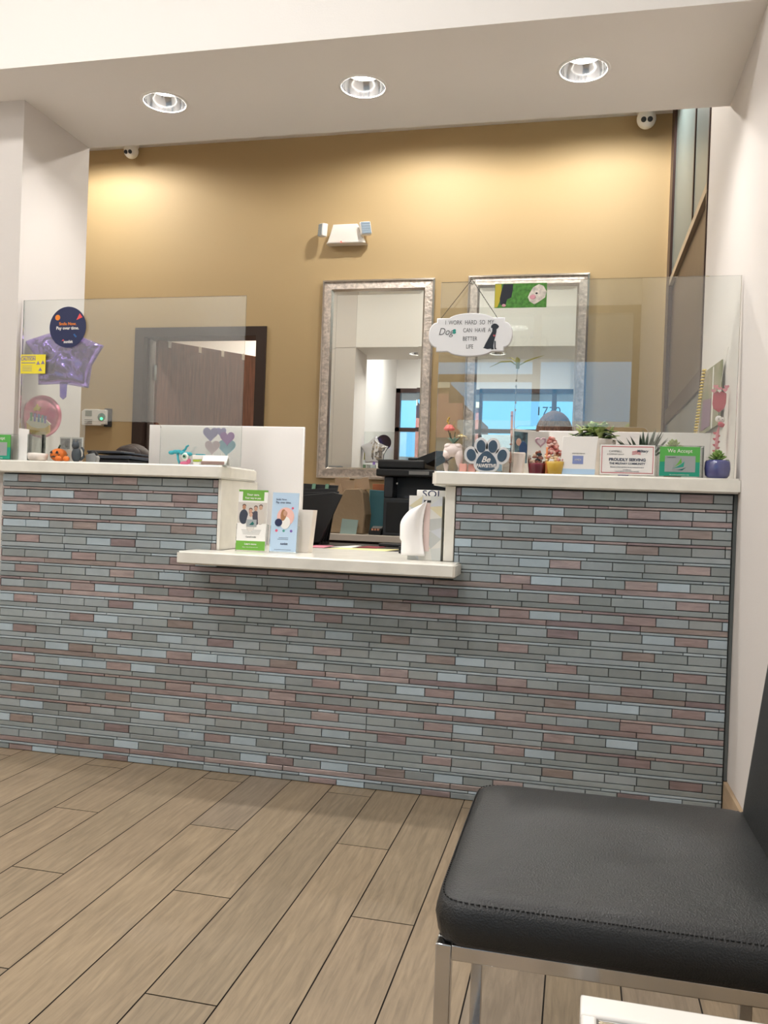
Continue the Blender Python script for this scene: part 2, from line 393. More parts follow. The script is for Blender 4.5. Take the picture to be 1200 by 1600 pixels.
tree(1.4, -20, 3.3, 1.1, 'round leafy street tree nearest the white van, reflected in glass'); tree(4.6, -21, 3.5, 1.3, 'wider street tree right of the first, reflected in glass'); tree(8.2, -21, 4.0, 1.5, 'tallest street tree at far right, reflected in glass')
t = thing('van', 'white parked van outside, reflected in the right mirror', 'van', (-1.4, -10.5, 0))
bv = B().m(WHITE); bv.prism([(-2.2, .35), (2.3, .35), (2.35, .95), (1.75, 1.15), (1.1, 2.0), (-2.2, 2.05)], -.9, .9, bev=.06); bv.build('body', t)
bv = B().m(mat('car_glass', '#20262c', .1)); bv.prism([(.2, 1.2), (1.5, 1.2), (1.0, 1.85), (.2, 1.85)], -.92, .92); bv.build('side_window', t)
for x in (-1.4, 1.5):
    for y in (-.9, .75): B().m(BLACK).lathe([(0, 0), (.2, 0), (.34, .02), (.34, .16), (.2, .18), (0, .18)], (x, y, .34), 20, rot=Matrix.Rotation(-PI/2, 3, 'X')).build('wheel', t)
# neighbouring structure outside the side window
struct(B().m(mat('grey_block', '#b4b6b4', .8)).box(2.6, 2.8, 2, 30, 0, 2.9).build('wall_neighbour'))

# ================================================================== RECEPTION DESK
desk = thing('reception_desk', 'reception desk faced in grey and brown strip mosaic tile', 'reception desk')
XL, XRT, ZT = -1.82, .757, 1.032
OX0, OX1, OZ = -.946, -.106, .737
b = B().m(GROUT); T = .012
b.box(XL, OX0, T, .10, 0, ZT); b.box(OX1, XRT, T, .10, 0, ZT); b.box(XRT, XR-.001, .004, .10, .149, ZT); b.box(OX0, OX1, T, .10, 0, OZ); b.build('carcass', desk)
# mosaic
GT = attr_mat('glass_strip_tile', .16, .0, (9, (1, 1, 1), .92, 1.08), spec=1.0); MT = attr_mat('brushed_metal_tile', .36, .35, (7, (2, 1, 14), .78, 1.25), spec=.6)
b = B(); b.m(GT); b.m(MT); cl = b.bm.loops.layers.float_color.new('col')
def tile(xa, xb, za, zb, col, mi, d):
    c = .0012; y1 = T
    for (ua, ub) in clip(xa, xb, za, zb):
        if ub-ua < .004: continue
        fr = [b.bm.verts.new(p) for p in ((ua+c, d, za+c), (ub-c, d, za+c), (ub-c, d, zb-c), (ua+c, d, zb-c))]
        bk = [b.bm.verts.new(p) for p in ((ua, d+c, za), (ub, d+c, za), (ub, d+c, zb), (ua, d+c, zb))]
        bb_ = [b.bm.verts.new((v.co.x, y1, v.co.z)) for v in bk]
        fs = [b.bm.faces.new(fr)]
        for i in range(4):
            j = (i+1) % 4; fs.append(b.bm.faces.new([bk[i], bk[j], fr[j], fr[i]])); fs.append(b.bm.faces.new([bb_[i], bb_[j], bk[j], bk[i]]))
        for f in fs:
            f.material_index = mi
            for lp in f.loops: lp[cl] = col
def clip(xa, xb, za, zb):
    xa, xb = max(xa, XL+.003), min(xb, XRT-.004)
    if xb <= xa: return []
    if zb <= OZ: return [(xa, xb)]
    out = []
    if xa < OX0-.003: out.append((xa, min(xb, OX0-.003)))
    if xb > OX1+.003: out.append((max(xa, OX1+.003), xb))
    return out
greens = ['#8e9798', '#969fa0', '#8a9192', '#9ba4a7', '#929898', '#9da7ab', '#878e8e']
browns = ['#998886', '#a3918f', '#928283', '#a89896', '#9a8d88', '#ad9e9b']
def vcol(pal, v=.06):
    c = lin(rnd.choice(pal)); t = rnd.uniform(1-v, 1+v); return (c[0]*t, c[1]*t, c[2]*t, 1)
U = .0563; g = .0022; row = 0; z = ZT - .004
while z > .0:
    hb, hm, hv = .0262, .0160, .0072
    # brick row
    off = [0.0, -.058][row % 2]; k = 0; x = XL + off - .03
    while x < XRT:
        ph = (k + (row % 2)*2) % 4 if (row//1) % 2 == 0 else (k+1) % 4
        br = (ph == 1) and rnd.random() < .93
        bright = rnd.random() < .22
        za = max(z-hb, .002)
        tile(x, x+.098-g, za, z, vcol(browns if br else (['#a6b5bd', '#afbfc8'] if bright else greens)), 1 if br else 0, rnd.uniform(-.0012, .0008)); x += .098; k += 1
    z -= hb + g
    if z < .006: break
    brow = (row % 2 == 1) and row % 6 != 3
    x = XL - rnd.choice([.02, .1, .17])
    while x < XRT:
        tile(x, x+.292-g, max(z-hm, .002), z, vcol(browns if brow else greens), 1 if brow else 0, rnd.uniform(-.001, .001)); x += .292
    z -= hm + g
    if z < .006: break
    x = XL - rnd.choice([.02, .13, .2]); bro = row % 2 == 0 and rnd.random() < .65
    while x < XRT:
        ln = rnd.choice([.292, .292, .292, .06]); tile(x, x+ln-g, max(z-hv, .001), z, vcol(browns if bro else ['#9fabb0', '#abb8bf', '#8f9a9e']), 1 if bro else 0, rnd.uniform(-.0022, -.0004)); x += ln
    z -= hv + g; row += 1
b.build('mosaic_tile', desk)
# white end panels of the opening
b = B().m(QUARTZ); b.box(OX0, OX0+.012, -.004, .34, OZ+.045, ZT, .002); b.build('end_panel', desk)
b = B().m(QUARTZ); b.box(OX1-.034, OX1, -.004, .34, OZ+.045, ZT, .003); b.build('end_panel', desk)
b = B().m(mat('dark_laminate', '#2e2a28', .45)); b.box(-1.79, .75, .462, 1.22, .742, .772, .003); b.box(-1.79, -1.76, .47, 1.2, 0, .72); b.box(.72, .75, .35, 1.2, 0, .72); b.box(-.55, -.53, .47, 1.2, 0, .72); b.build('inner_worktop', desk)
# quartz tops
def slab(name, pts, z0, z1, label):
    o = B().m(QUARTZ).prism(pts, z0, z1, axis='z', bev=.005).build(name); tag(o, label, 'countertop'); return o
slab('countertop', [(-1.90, -.035), (-.932, -.035), (-.925, -.028), (-.925, .30), (-1.80, .30), (-1.80, .028), (-1.90, .028)], ZT+.001, 1.079, 'raised white quartz counter at left, under the balloons')
slab('countertop', [(-.165, -.04), (.771-.004, -.04), (XR-.001, .34), (-.185, .34), (-.185, .0)], ZT+.001, 1.079, 'raised white quartz counter at right, under the row of plants')
slab('countertop', [(-1.022, -.15), (-.085, -.15), (-.078, -.143), (-.078, -.006), (OX1-.036, -.006), (OX1-.036, .46), (OX0+.014, .46), (OX0+.014, -.006), (-1.022, -.006)], OZ+.0015, .782, 'low white quartz transaction shelf in the middle of the desk')

# sneeze guards: one acrylic sheet each with a slot cut out of the bottom
def guard(x0, x1, zt, s0, s1, zs, label, tilt=0):
    r = .02; pts = [(x0, 0), (s0, 0)]
    for i in range(7): a = PI - i*PI/12; pts.append((s0+r+r*math.cos(a), zs-r+r*math.sin(a)))
    for i in range(7): a = PI/2 - i*PI/12; pts.append((s1-r+r*math.cos(a), zs-r+r*math.sin(a)))
    pts += [(s1, 0), (x1, 0), (x1, zt), (x0, zt)]
    o = B().m(GUARD).prism(pts, 0, .006).build('sneeze_guard', None, (0, .05, 1.0795), (-tilt, 0, 0)); tag(o, label, 'glass guard', 'sneeze guards on the raised counters'); return o
guard(-1.79, -.889, .610, -1.515, -1.205, .155, 'clear sneeze guard on the left counter with the navy round sticker')
guard(-.187, .762, .640, .075, .50, .160, 'clear sneeze guard on the right counter behind the paw sign')

# ================================================================== LIGHT FITTINGS
def downlight(x, y, zb, label, r=.0775, grp=None):
    t = thing('downlight', label, 'ceiling light', (x, y, zb), 0, grp)
    b = B().m(CHROME); b.lathe([(r, 0.0), (r*.97, .015), (r*.88, .033), (r*.76, .050)], n=40); b.build('reflector', t, recalc=False)
    b = B().m(WHITE); b.lathe([(r, .002), (r, -.003), (r+.010, -.002), (r+.011, .0)], n=40); b.build('trim_ring', t, recalc=False)
    b = B().m(EMIT); b.lathe([(r*.77, .0505), (0, .0505)], n=32); b.build('lamp', t, recalc=False)
    return t
for (x, y), l in zip(SOFFIT_LIGHTS, ('left round recessed downlight in the soffit', 'middle round recessed downlight in the soffit', 'right round recessed downlight in the soffit, nearest the wall')):
    downlight(x, y, ZS, l, grp='recessed downlights in the soffit')
def surface_light(x, y, r, label, grp):
    t = thing('surface_downlight', label, 'ceiling light', (x, y, HC), 0, grp)
    B().m(WHITE).lathe([(0, -.001), (r+.02, -.001), (r+.02, -.025), (r, -.03), (r, -.018), (0, -.018)], n=32).build('housing', t)
    B().m(EMIT).lathe([(r-.002, -.0195), (0, -.0195)], n=32).build('diffuser', t)
for (x, y), l in zip(WALLWASH, ('round ceiling lamp at the left end of the gold wall', 'round ceiling lamp above the gap between the mirrors', 'round ceiling lamp at the right end of the gold wall')): surface_light(x, y+.0, .07, l, 'ceiling lamps over the office')
for (x, y), l in zip(BACKCANS, ('round ceiling lamp over the left workplace', 'round ceiling lamp over the middle workplace')): surface_light(x, y, .07, l, 'ceiling lamps over the office')
for (x, y), l in zip(WAITCANS, ('waiting room ceiling lamp, near left', 'waiting room ceiling lamp, near right', 'waiting room ceiling lamp by the street window, left', 'waiting room ceiling lamp by the street window, right')): surface_light(x, y, .15, l, 'ceiling lamps over the waiting room')

# dome cameras
def dome(x, y, label, s=1.0, rz=0):
    t = thing('security_camera', label, 'security camera', (x, y, HC), rz, 'turret security cameras on the ceiling')
    B().m(WHITE).lathe([(0, 0), (.052*s, 0), (.055*s, -.012*s), (.047*s, -.035*s), (0, -.035*s)], n=28).build('base', t)
    B().m(WHITE).ell((0, -.004, -.062*s), (.050*s, .050*s, .052*s), 24, 14).build('ball', t)
    for dx in (-.016, .016):
        l_ = B().m(DGREY); l_.lathe([(0, .006), (.013*s, .005), (.014*s, 0)], (dx*s, -.046*s, -.083*s), 16, rot=Matrix.Rotation(PI/2+.5, 3, 'X')); l_.build('lens', t)
dome(.605, 2.60, 'white turret security camera at right, beside the side window', 1.15)
dome(-2.85, 2.61, 'white turret security camera at left, above the door', 1.0)
# emergency light
t = thing('emergency_light', 'white twin-head emergency light high on the gold wall', 'emergency light', (-1.275, 2.70, 2.69))
b = B().m(WHITE); b.prism([(-.135, 0), (.135, 0), (.125, .012), (.075, .125), (-.09, .125), (-.125, .012)], -.075, -.001, bev=.006); b.build('housing', t)
B().m(mat('red_led', '#ff5040', .4, emit='#ff4030', emit_s=3)).ell((-.03, -.078, .008), .005, 8, 6).build('indicator', t)
for sx_, rz in ((-1, -.9), (1, .5)):
    hd = B().m(WHITE); hd.box(-.036, .036, -.02, .02, -.042, .042, .008); h = hd.build('lamp_head', t, (sx_*.135 - (.02 if sx_ < 0 else -.0), -.085, .085), (0, -.18*sx_, rz))
    hl = B().m(mat('lamp_lens', '#9fb0c0', .2, metal=.4)); hl.box(-.031, .031, -.0225, -.0205, -.037, .037)
    for i in range(5): hl.box(-.031, .031, -.024, -.0225, -.034+i*.015, -.030+i*.015)
    hl.build('lens', h)
# time clock
t = thing('time_clock', 'white time clock with green-lit reader on the gold wall', 'time clock', (-3.10, 2.70, 1.465))
b = B().m(WHITE); b.prism([(-.095, .0), (-.075, -.005), (.06, -.005), (.065, .004), (.1, .004), (.1, .108), (.04, .108), (.03, .112), (-.075, .112), (-.1, .095)], -.05, -.001, bev=.004); b.build('body', t)
B().m(mat('lcd', '#7c8478', .3)).box(-.065, -.015, -.053, -.05, .06, .1).build('screen', t)
b = B().m(GREY)
for i in range(3): b.box(-.07, -.01, -.052, -.05, .006+i*.013, .012+i*.013)
b.build('keypad', t)
b = B().m(mat('reader_teal', '#3d6f66', .3)); b.lathe([(0, .004), (.028, .003), (.03, 0)], (.062, -.05, .055), 24, rot=Matrix.Rotation(PI/2, 3, 'X')); rd = b.build('reader', t)
B().m(mat('green_led', '#30ff90', .4, emit='#30ff9a', emit_s=2.5)).disc((.066, -.057, .044), .010, n=16).build('reader_light', rd)
B().m(DGREY).box(.07, .118, -.03, -.0, -.01, .12, .004).build('back_plate', t)

# ================================================================== MIRRORS
def mirror(x0, x1, z0, z1, label):
    t = thing('wall_mirror', label, 'mirror', ((x0+x1)/2, 2.70, z0), 0, 'tall silver-framed mirrors')
    W, H = (x1-x0)/2, z1-z0; fw = .075
    def ring(o, i, y0, y1, mt, name):
        bb = B().m(mt)
        def rect(q): return [(-W+q, q), (W-q, q), (W-q, H-q), (-W+q, H-q)]
        A, C = rect(o), rect(i)
        for k in range(4):
            j = (k+1) % 4
            vo0, vo1 = A[k], A[j]; vi0, vi1 = C[k], C[j]
            q = [(vo0[0], y0, vo0[1]), (vo1[0], y0, vo1[1]), (vi1[0], y1, vi1[1]), (vi0[0], y1, vi0[1])]
            f_ = [bb.bm.verts.new(p) for p in q]; k_ = [bb.bm.verts.new((p[0], -.002, p[2])) for p in q]
            bb.f(f_)
            for a in range(4): bb.f([f_[a], f_[(a+1) % 4], k_[(a+1) % 4], k_[a]])
        return bb.build(name, t)
    ring(0, .012, -.030, -.036, SILVERP, 'outer_bead'); ring(.0125, .062, -.024, -.034, SILVER, 'frame'); ring(.0625, fw, -.030, -.016, SILVERP, 'inner_bead')
    B().m(MIRROR).box(-W+fw-.004, W-fw+.004, -.012, -.004, fw-.004, H-fw+.004).build('mirror_glass', t)
    # bevelled border of the glass
    bb = B().m(MIRROR)
    i0, i1 = fw, fw+.022
    def rc(q): return [(-W+q, q), (W-q, q), (W-q, H-q), (-W+q, H-q)]
    A, C = rc(i0), rc(i1)
    for k in range(4):
        j = (k+1) % 4; bb.f([bb.bm.verts.new(p) for p in ((A[k][0], -.0125, A[k][1]), (A[j][0], -.0125, A[j][1]), (C[j][0], -.0133, C[j][1]), (C[k][0], -.0133, C[k][1]))])
    bb.build('bevel', t)
mirror(-1.434, -.674, 1.135, 2.457, 'silver-framed mirror on the gold wall, left of the two, behind the printer')
mirror(-.456, .306, 1.135, 2.464, 'silver-framed mirror on the gold wall, right of the two, behind the hanging sign')

# ================================================================== BACK COUNTER + THINGS ON IT
bc = thing('back_cabinet', 'low cabinet with grey worktop along the gold wall', 'cabinet', (0, 0, 0))
B().m(WTOP).box(-1.62, .70, 2.10, 2.66, .745, .785, .004).build('worktop', bc)
b = B().m(mat('cabinet_dark', '#3a2c27', .5)); b.box(-1.6, .68, 2.14, 2.65, 0, .744); b.build('body', bc)
for i in range(4): B().m(mat('cabinet_door', '#463630', .45)).box(-1.58+i*.565, -1.03+i*.565, 2.122, 2.139, .06, .73, .003).build('door', bc)
# printer
t = thing('printer', 'black multifunction printer with raised paper feeder on the back cabinet', 'printer', (-.62, 2.15, .786))
b = B().m(DGREY); b.box(-.225, .225, 0, .42, 0, .225, .008); b.box(-.225, -.17, 0, .42, .225, .35, .006); b.box(.17, .225, 0, .42, .225, .35, .006); b.box(-.17, .17, .12, .42, .225, .35); b.build('body', t)
B().m(BLACK).box(-.205, .205, -.006, .0, .02, .20, .003).build('paper_drawer', t)
B().m(mat('tray_grey', '#3c4047', .4)).box(-.10, .165, .01, .11, .226, .24).build('output_tray', t)
b = B().m(BLACK); b.box(-.27, .235, -.03, .42, .352, .395, .008); b.build('scanner_bed', t)
b = B().m(BLACK); b.box(-.265, .02, -.02, .40, .396, .452, .012); b.box(-.085, -.03, .0, .38, .452, .465, .005); b.build('document_feeder', t)
b = B().m(BLACK); b.prism([(-.045, .462), (.02, .43), (.135, .495), (.132, .512), (.075, .512)], .03, .36, bev=.003); b.build('input_tray', t)
b = B().m(GREY); b.box(-.07, .05, -.033, -.028, .365, .385); b.build('control_panel', t)
b = B().m(WHITE); b.text('lll', .016, (-.145, -.004, .31)); b.build('badge', t)
# pile of brown folders / paper bag
t = thing('paper_bag', 'crumpled brown paper sack full of papers beside the printer', 'paper bag', (-1.05, 2.26, .786))
b = B().m(mat('kraft', '#9a8468', .8, bump=.5, bump_scale=18))
b.prism([(-.13, 0), (.08, 0), (.09, .12), (.07, .25), (.05, .275), (-.04, .27), (-.09, .2)], -.09, .07, bev=.006); b.build('sack', t)
b = B().m(mat('tan_paper', '#c4a98c', .8)); q = random.Random(3)
for i in range(9):
    x = -.12+i*.022; zt = .27+q.uniform(-.02, .03)
    s0 = len(b.bm.verts); b.box(-.045, .045, -.004, .004, 0, .07); b.xf(Matrix.Translation((x, -.07+q.uniform(0, .1), zt-.03)) @ Euler((q.uniform(-.2, .2), q.uniform(-.5, .5), q.uniform(-.3, .3))).to_matrix().to_4x4(), s0)
b.build('papers', t)
tag(B().m(mat('orange_board', '#b06a45', .7)).box(-1.0, -.868, 2.50, 2.515, .786, 1.10, .002).build('document_board', None, (0, 0, 0)), 'orange-brown board standing behind the teal folder', 'board')
tag(B().m(mat('teal_cover', '#4a7f8c', .5)).prism([(-.07, 0), (.055, 0), (.055, .25), (.045, .27), (-.07, .275)], 0, .02, bev=.004).build('folder', None, (-.925, 2.40, .786), (0, 0, 0)), 'teal plastic folder standing beside the printer', 'folder')
tag(B().m(mat('yellow_cover', '#9a9340', .6)).box(-.862, -.852, 2.30, 2.42, .786, 1.0).build('folder'), 'olive yellow folder standing against the printer side', 'folder')
tag(B().m(mat('mint_card', '#9fb5ae', .6)).prism([(-.05, 0), (.05, 0), (.062, .085), (-.038, .09)], 0, .003).build('card', None, (-1.05, 2.125, .786), (.05, 0, 0)), 'pale mint card leaning against the brown paper sack', 'card')
t = thing('card_terminal', 'small black card terminal beside the printer', 'card terminal', (-.89, 2.14, .786))
b = B().m(BLACK); b.prism([(0, 0), (.09, 0), (.09, .05), (0, .022)], -.038, .038, axis='x', bev=.003); b.build('body', t)
b = B().m(GREY); s0 = 0; b.prism([(.05, .0385), (.086, .0505), (.086, .052), (.05, .040)], -.03, .03, axis='x'); b.build('screen', t)
b = B().m(mat('orange_key', '#c88d70', .6))
for i in range(3): b.box(-.024+i*.018, -.012+i*.018, .012, .04, .026+.0, .0375)
b.build('keys', t)

# ================================================================== ON THE INNER DESK
PANEL = mat('white_panel', '#f2edea', .55)
def panel(x0, x1, zt, y, label, ch=0):
    zt -= .022; pts = [(x0, 0), (x1, 0), (x1, zt), (x0+ch, zt)] + ([(x0, zt-ch)] if ch else [])
    tag(B().m(PANEL).prism(pts, y, y+.018, bev=.003).build('desk_screen', None, (0, 0, .7725)), label, 'desk screen', 'white desk screens')
panel(-1.477, -.795, .514, .47, 'wide white desk screen behind the low shelf')
panel(.135, .748, .514, .47, 'white desk screen behind the plants at right')
# black file sorter
t = thing('file_sorter', 'black desktop file sorter with slanted front behind the white cup', 'file sorter', (-.885, .95, .7725)); t.scale = (1.13, 1.13, .98)
b = B().m(BLACK)
b.prism([(-.095, 0), (.035, 0), (.125, .235), (.09, .245), (-.12, .215)], -.06, -.048, bev=.002)
for i in range(3): b.prism([(-.09+i*.0, 0), (.035, 0), (.07, .28), (-.085, .285)] if i == 2 else [(-.09, 0), (.035, 0), (.10-.02*i, .25+.015*i), (-.10, .235+.02*i)], -.02+i*.045, -.012+i*.045, bev=.001)
b.box(-.09, .035, -.06, .09, 0, .012)
b.build('trays', t)
for x in (-.035, .022): B().m(mat('green_clear', '#6d8f78', .2)).prism([(x-.007, .22), (x+.007, .22), (x+.012, .285), (x-.002, .285)], .055, .062).build('divider_tab', t)
tag(B().m(BLACK).box(-.60, -.22, 1.02, 1.15, .7725, .788, .004).build('keyboard'), 'black keyboard lying on the inner desk behind the shelf', 'keyboard')
for pts_, z_, mt, lab in (([(-.83, .64), (-.755, .66), (-.765, .86), (-.845, .85)], .7725, mat('pink_note', '#e08c9c', .8), 'pink paper slip on the inner desk'), ([(-.745, .74), (-.655, .74), (-.67, .98), (-.70, .98)], .7725, PAPER, 'white paper slip on the inner desk, between pink and dark red'), ([(-.65, .82), (-.565, .84), (-.555, .98), (-.64, .98)], .7725, mat('maroon_note', '#8d2f3c', .7), 'dark red card on the inner desk'), ([(-.745, .56), (-.485, .52), (-.455, .80), (-.69, .71)], .7728, mat('yellow_note', '#ece2a0', .8), 'long pale yellow paper on the inner desk')):
    tag(B().m(mt).prism(pts_, z_, z_+.0015, axis='z').build('paper_sheet'), lab, 'paper')
t = thing('stapler', 'black stapler beside the patterned tissue box', 'stapler', (-.315, .36, .783), .2)
B().m(BLACK).box(-.05, .05, -.015, .015, 0, .008, .002).build('base', t); B().m(BLACK).prism([(-.05, .01), (.045, .012), (.05, .02), (.02, .034), (-.05, .026)], -.012, .012, bev=.003).build('arm', t)
# monitors low behind the left counter (tops of a document tray)
t = thing('document_tray', 'dark grey stacked document tray rising just above the left counter', 'document tray', (-1.96, 1.02, .0))
t.location = (-1.86, .93, .7725)
b = B().m(DGREY); b.box(-.12, .10, -.12, .12, 0, .36, .004); b.build('stand', t)
b = B().m(mat('tray_blue_grey', '#4a525e', .35)); b.box(-.125, .105, -.125, .125, .362, .378, .003); b.box(-.118, .075, -.125, .125, .388, .396, .002); b.build('tray', t)
b = B().m(GREY); b.box(-.115, .06, -.127, .0, .3965, .400); b.build('top_sheet', t)

# ================================================================== PEOPLE (only the crowns of their heads show above the desk)
SKIN = mat('skin', '#c99b80', .5)
def seated(x, y, top, hair_col, shirt_col, label, rz=0, puff=0.):
    t = thing('person', label, 'person', (x, y, 0), rz)
    hz = top - .125 - puff
    seat = hz - .75
    me = bpy.data.meshes.new('body'); V = []; E = []; R = []
    def add(p, r, par=None):
        V.append(p); R.append(r)
        if par is not None: E.append((par, len(V)-1))
        return len(V)-1
    pel = add((0, 0, seat+.10), (.15, .11)); bel = add((0, 0, seat+.26), (.13, .10), pel); che = add((0, 0, seat+.42), (.15, .11), bel); nb = add((0, 0, seat+.53), (.07, .065), che)
    nk = add((0, -.01, seat+.59), (.05, .052), nb); hd = add((0, -.02, hz-.03), (.062, .075), nk); hd2 = add((0, -.018, hz+.045), (.066, .08), hd)
    for s in (-1, 1):
        sh = add((s*.17, 0, seat+.49), (.055, .055), che); el = add((s*.22, -.06, seat+.24), (.042, .042), sh); wr = add((s*.14, -.28, seat+.21), (.026, .024), el); pm = add((s*.12, -.35, seat+.205), (.034, .014), wr)
        for k in range(4):
            f1 = add((s*.12+(k-1.5)*.019, -.40-(.006 if k in (1, 2) else 0), seat+.205), (.0085, .0085), pm); f2 = add((s*.12+(k-1.5)*.02, -.425-(.008 if k in (1, 2) else 0), seat+.19), (.0075, .0075), f1)
        th = add((s*.12-s*.04, -.365, seat+.205), (.0095, .0095), pm); add((s*.12-s*.052, -.39, seat+.195), (.008, .008), th)
        hp = add((s*.10, -.05, seat+.08), (.085, .08), pel); kn = add((s*.13, -.44, seat+.08), (.06, .06), hp); an = add((s*.13, -.42, .09), (.036, .04), kn); add((s*.13, -.58, .035), (.035, .03), an)
    me.from_pydata(V, E, []); o = bpy.data.objects.new('body', me); COL.objects.link(o); o.parent = t
    md = o.modifiers.new('skin', 'SKIN'); o.modifiers.new('sub', 'SUBSURF').levels = 2; md.use_smooth_shade = True
    for sv, r in zip(me.skin_vertices[0].data, R): sv.radius = r
    me.skin_vertices[0].data[0].use_root = True
    me.materials.append(SKIN)
    B().m(SKIN).ell((0, -.105, hz-.005), (.012, .02, .022), 10, 8).build('nose', t)
    for s in (-1, 1):
        B().m(SKIN).ell((s*.078, -.01, hz), (.012, .02, .03), 10, 8).build('ear', t)
        f = B().m(WHITE); f.ell((s*.03, -.093, hz+.02), (.014, .008, .009), 10, 8); f.m(INK); f.ell((s*.03, -.1, hz+.02), (.006, .004, .006), 8, 6); f.build('eye', t)
    B().m(mat('lips', '#a85f58', .5)).ell((0, -.096, hz-.045), (.022, .008, .006), 10, 6).build('mouth', t)
    hm_ = mat('hair_'+hair_col, hair_col, .42, noise_scale=30, noise_amt=.5, stretch=(6, 6, 1), bump=.4, bump_scale=60)
    h = B().m(hm_); h.ell((0, .012, hz+.035+puff/2), (.098, .108, .088+puff/2), 28, 18); h.ell((0, -.055, hz+.06+puff/2), (.078, .052, .05+puff/2), 20, 12); h.ell((0, .05, hz-.06), (.09, .065, .13), 20, 14)
    for i in range(26):
        a = PI*(.06+.88*i/25); x1 = math.cos(a)
        h.tube([(.012*(1 if x1 > 0 else -1), -.06, hz+.112), (x1*.07, -.02+.02*math.sin(a*3), hz+.105-.02*abs(x1)), (x1*.099, .03, hz+.03), (x1*.095, .06, hz-.07), (x1*.08, .07, hz-.14)], [.006, .011, .012, .011, .005], 6)
    h.build('hair', t)
    c = B().m(mat('shirt_'+shirt_col, shirt_col, .8, bump=.2, bump_scale=30))
    c.lathe([(.155, seat+.06), (.15, seat+.15), (.142, seat+.26), (.165, seat+.40), (.17, seat+.46), (.12, seat+.53), (.075, seat+.56)], (0, 0, 0), 28, sx=1, sy=.78)
    for s in (-1, 1): c.tube([(s*.13, 0, seat+.50), (s*.18, 0, seat+.49), (s*.205, -.03, seat+.37), (s*.222, -.06, seat+.25)], [.062, .066, .056, .052], 14)
    c.build('shirt', t)
    c = B().m(mat('trousers', '#23262e', .85))
    for s in (-1, 1): c.tube([(s*.085, .03, seat+.10), (s*.11, -.1, seat+.09), (s*.13, -.45, seat+.085), (s*.135, -.46, seat+.0), (s*.13, -.43, .12)], [.105, .10, .072, .068, .055], 14)
    c.build('trousers', t)
    ch = thing('office_chair', 'black swivel office chair under ' + label.split(',')[0], 'office chair', (x, y, 0), rz)
    B().m(BLACK).box(-.24, .24, -.26, .22, seat-.075, seat-.005, .02).build('seat', ch)
    B().m(BLACK).box(-.2, .2, .20, .25, seat+.08, seat+.45, .02).build('backrest', ch)
    B().m(CHROME).tube([(0, 0, .1), (0, 0, seat-.075)], .025).build('column', ch)
    B().m(CHROME).tube([(0, .1, seat-.04), (0, .235, seat-.02), (0, .255, seat+.3)], .015).build('back_bracket', ch)
    for i in range(5):
        a = 2*PI*i/5+.3; g = B().m(CHROME); g.tube([(0, 0, .1), (.28*math.cos(a), .28*math.sin(a), .06)], [.022, .013]); lg = g.build('leg', ch)
        B().m(BLACK).ell((.28*math.cos(a), .28*math.sin(a), .03), (.022, .022, .03), 12, 8).build('caster', lg)
seated(-2.16, 1.55, 1.262, '#2a1c1a', '#37474f', 'seated person with dark brown hair, head just above the left counter', 0, .02)
seated(.150, 1.80, 1.50, '#7a5a4a', '#6b5b66', 'seated person with light brown hair, head above the right desk screen', .15, .075)

# ================================================================== LEFT COUNTER ITEMS
ZC = 1.0795
CARDG = mat('green_card', '#4bb37a', .5)
def accept_sign(x, y, label, w_=.118, h_=.094):
    t = thing('card_sign', label, 'sign', (x, y, ZC), 0)
    B().m(ACRY).box(-w_/2-.004, w_/2+.012, -.006, .022, 0, h_+.004).build('holder', t)
    b = B().m(mat('green_top', '#58b04f', .5)); b.box(-w_/2, w_/2, -.0095, -.0065, h_*.5, h_)
    b.m(mat('green_bottom', '#1f9a7e', .5)); b.box(-w_/2, w_/2, -.0095, -.0065, 0.003, h_*.5); cd = b.build('card', t)
    b = B().m(mat('silver_card', '#a9adac', .4, metal=.3)); b.box(-w_*.37, w_*.39, -.0105, -.0096, h_*.17, h_*.70, 0); b.build('card_picture', t)
    b = B().m(WHITE); b.text('We Accept', .0165, (0, -.0101, h_*.86), sx=.95); b.text('Ask us about payment plans today', .0042, (0, -.0101, h_*.08)); b.build('lettering', t)
    b = B()
    for c_, (a0, a1, a2) in (('#6fb24a', ((-.018, .030), (.004, .060), (.006, .044))), ('#2c9c86', ((-.024, .026), (.014, .049), (.012, .032))), ('#17655f', ((-.026, .023), (.020, .031), (.008, .021)))):
        b.m(mat('swoosh'+c_, c_, .5)); P0, P1, P2 = Vector(a0), Vector(a1), Vector(a2)
        up_ = [P0.lerp(P1, i/8) - Vector((0, .004*math.sin(PI*i/8))) for i in range(9)]; dn = [P1.lerp(P2, i/4) for i in range(1, 4)] + [P2.lerp(P0, i/6) for i in range(6)]
        b.prism([tuple(p) for p in up_+dn], -.0112, -.0106)
    b.m(INK); b.text('CARECREDIT', .0045, (-.025, -.0108, .061)); b.build('emblem', t)
accept_sign(.590, -.018, 'green and teal We Accept card sign between the red-bordered sign and purple pot')
accept_sign(-1.842, .0, 'green We Accept card sign at the far left end of the left counter')
b = B().m(PAPER); b.prism([(0, 0), (.045, 0), (.047, .118), (.004, .122)], 0, .003); tag(b.build('card', None, (-1.775, .022, ZC)), 'tall white card standing beside the left green card sign', 'card')
t = thing('brochure_holder', 'clear empty brochure holder beside the tall white card', 'brochure holder', (-1.70, .02, ZC))
b = B().m(ACRY); b.box(-.03, .03, -.002, .0, 0, .10); b.box(-.03, .03, .022, .024, 0, .11); b.box(-.03, -.028, 0, .024, 0, .1); b.box(.028, .03, 0, .024, 0, .1); b.build('holder', t)
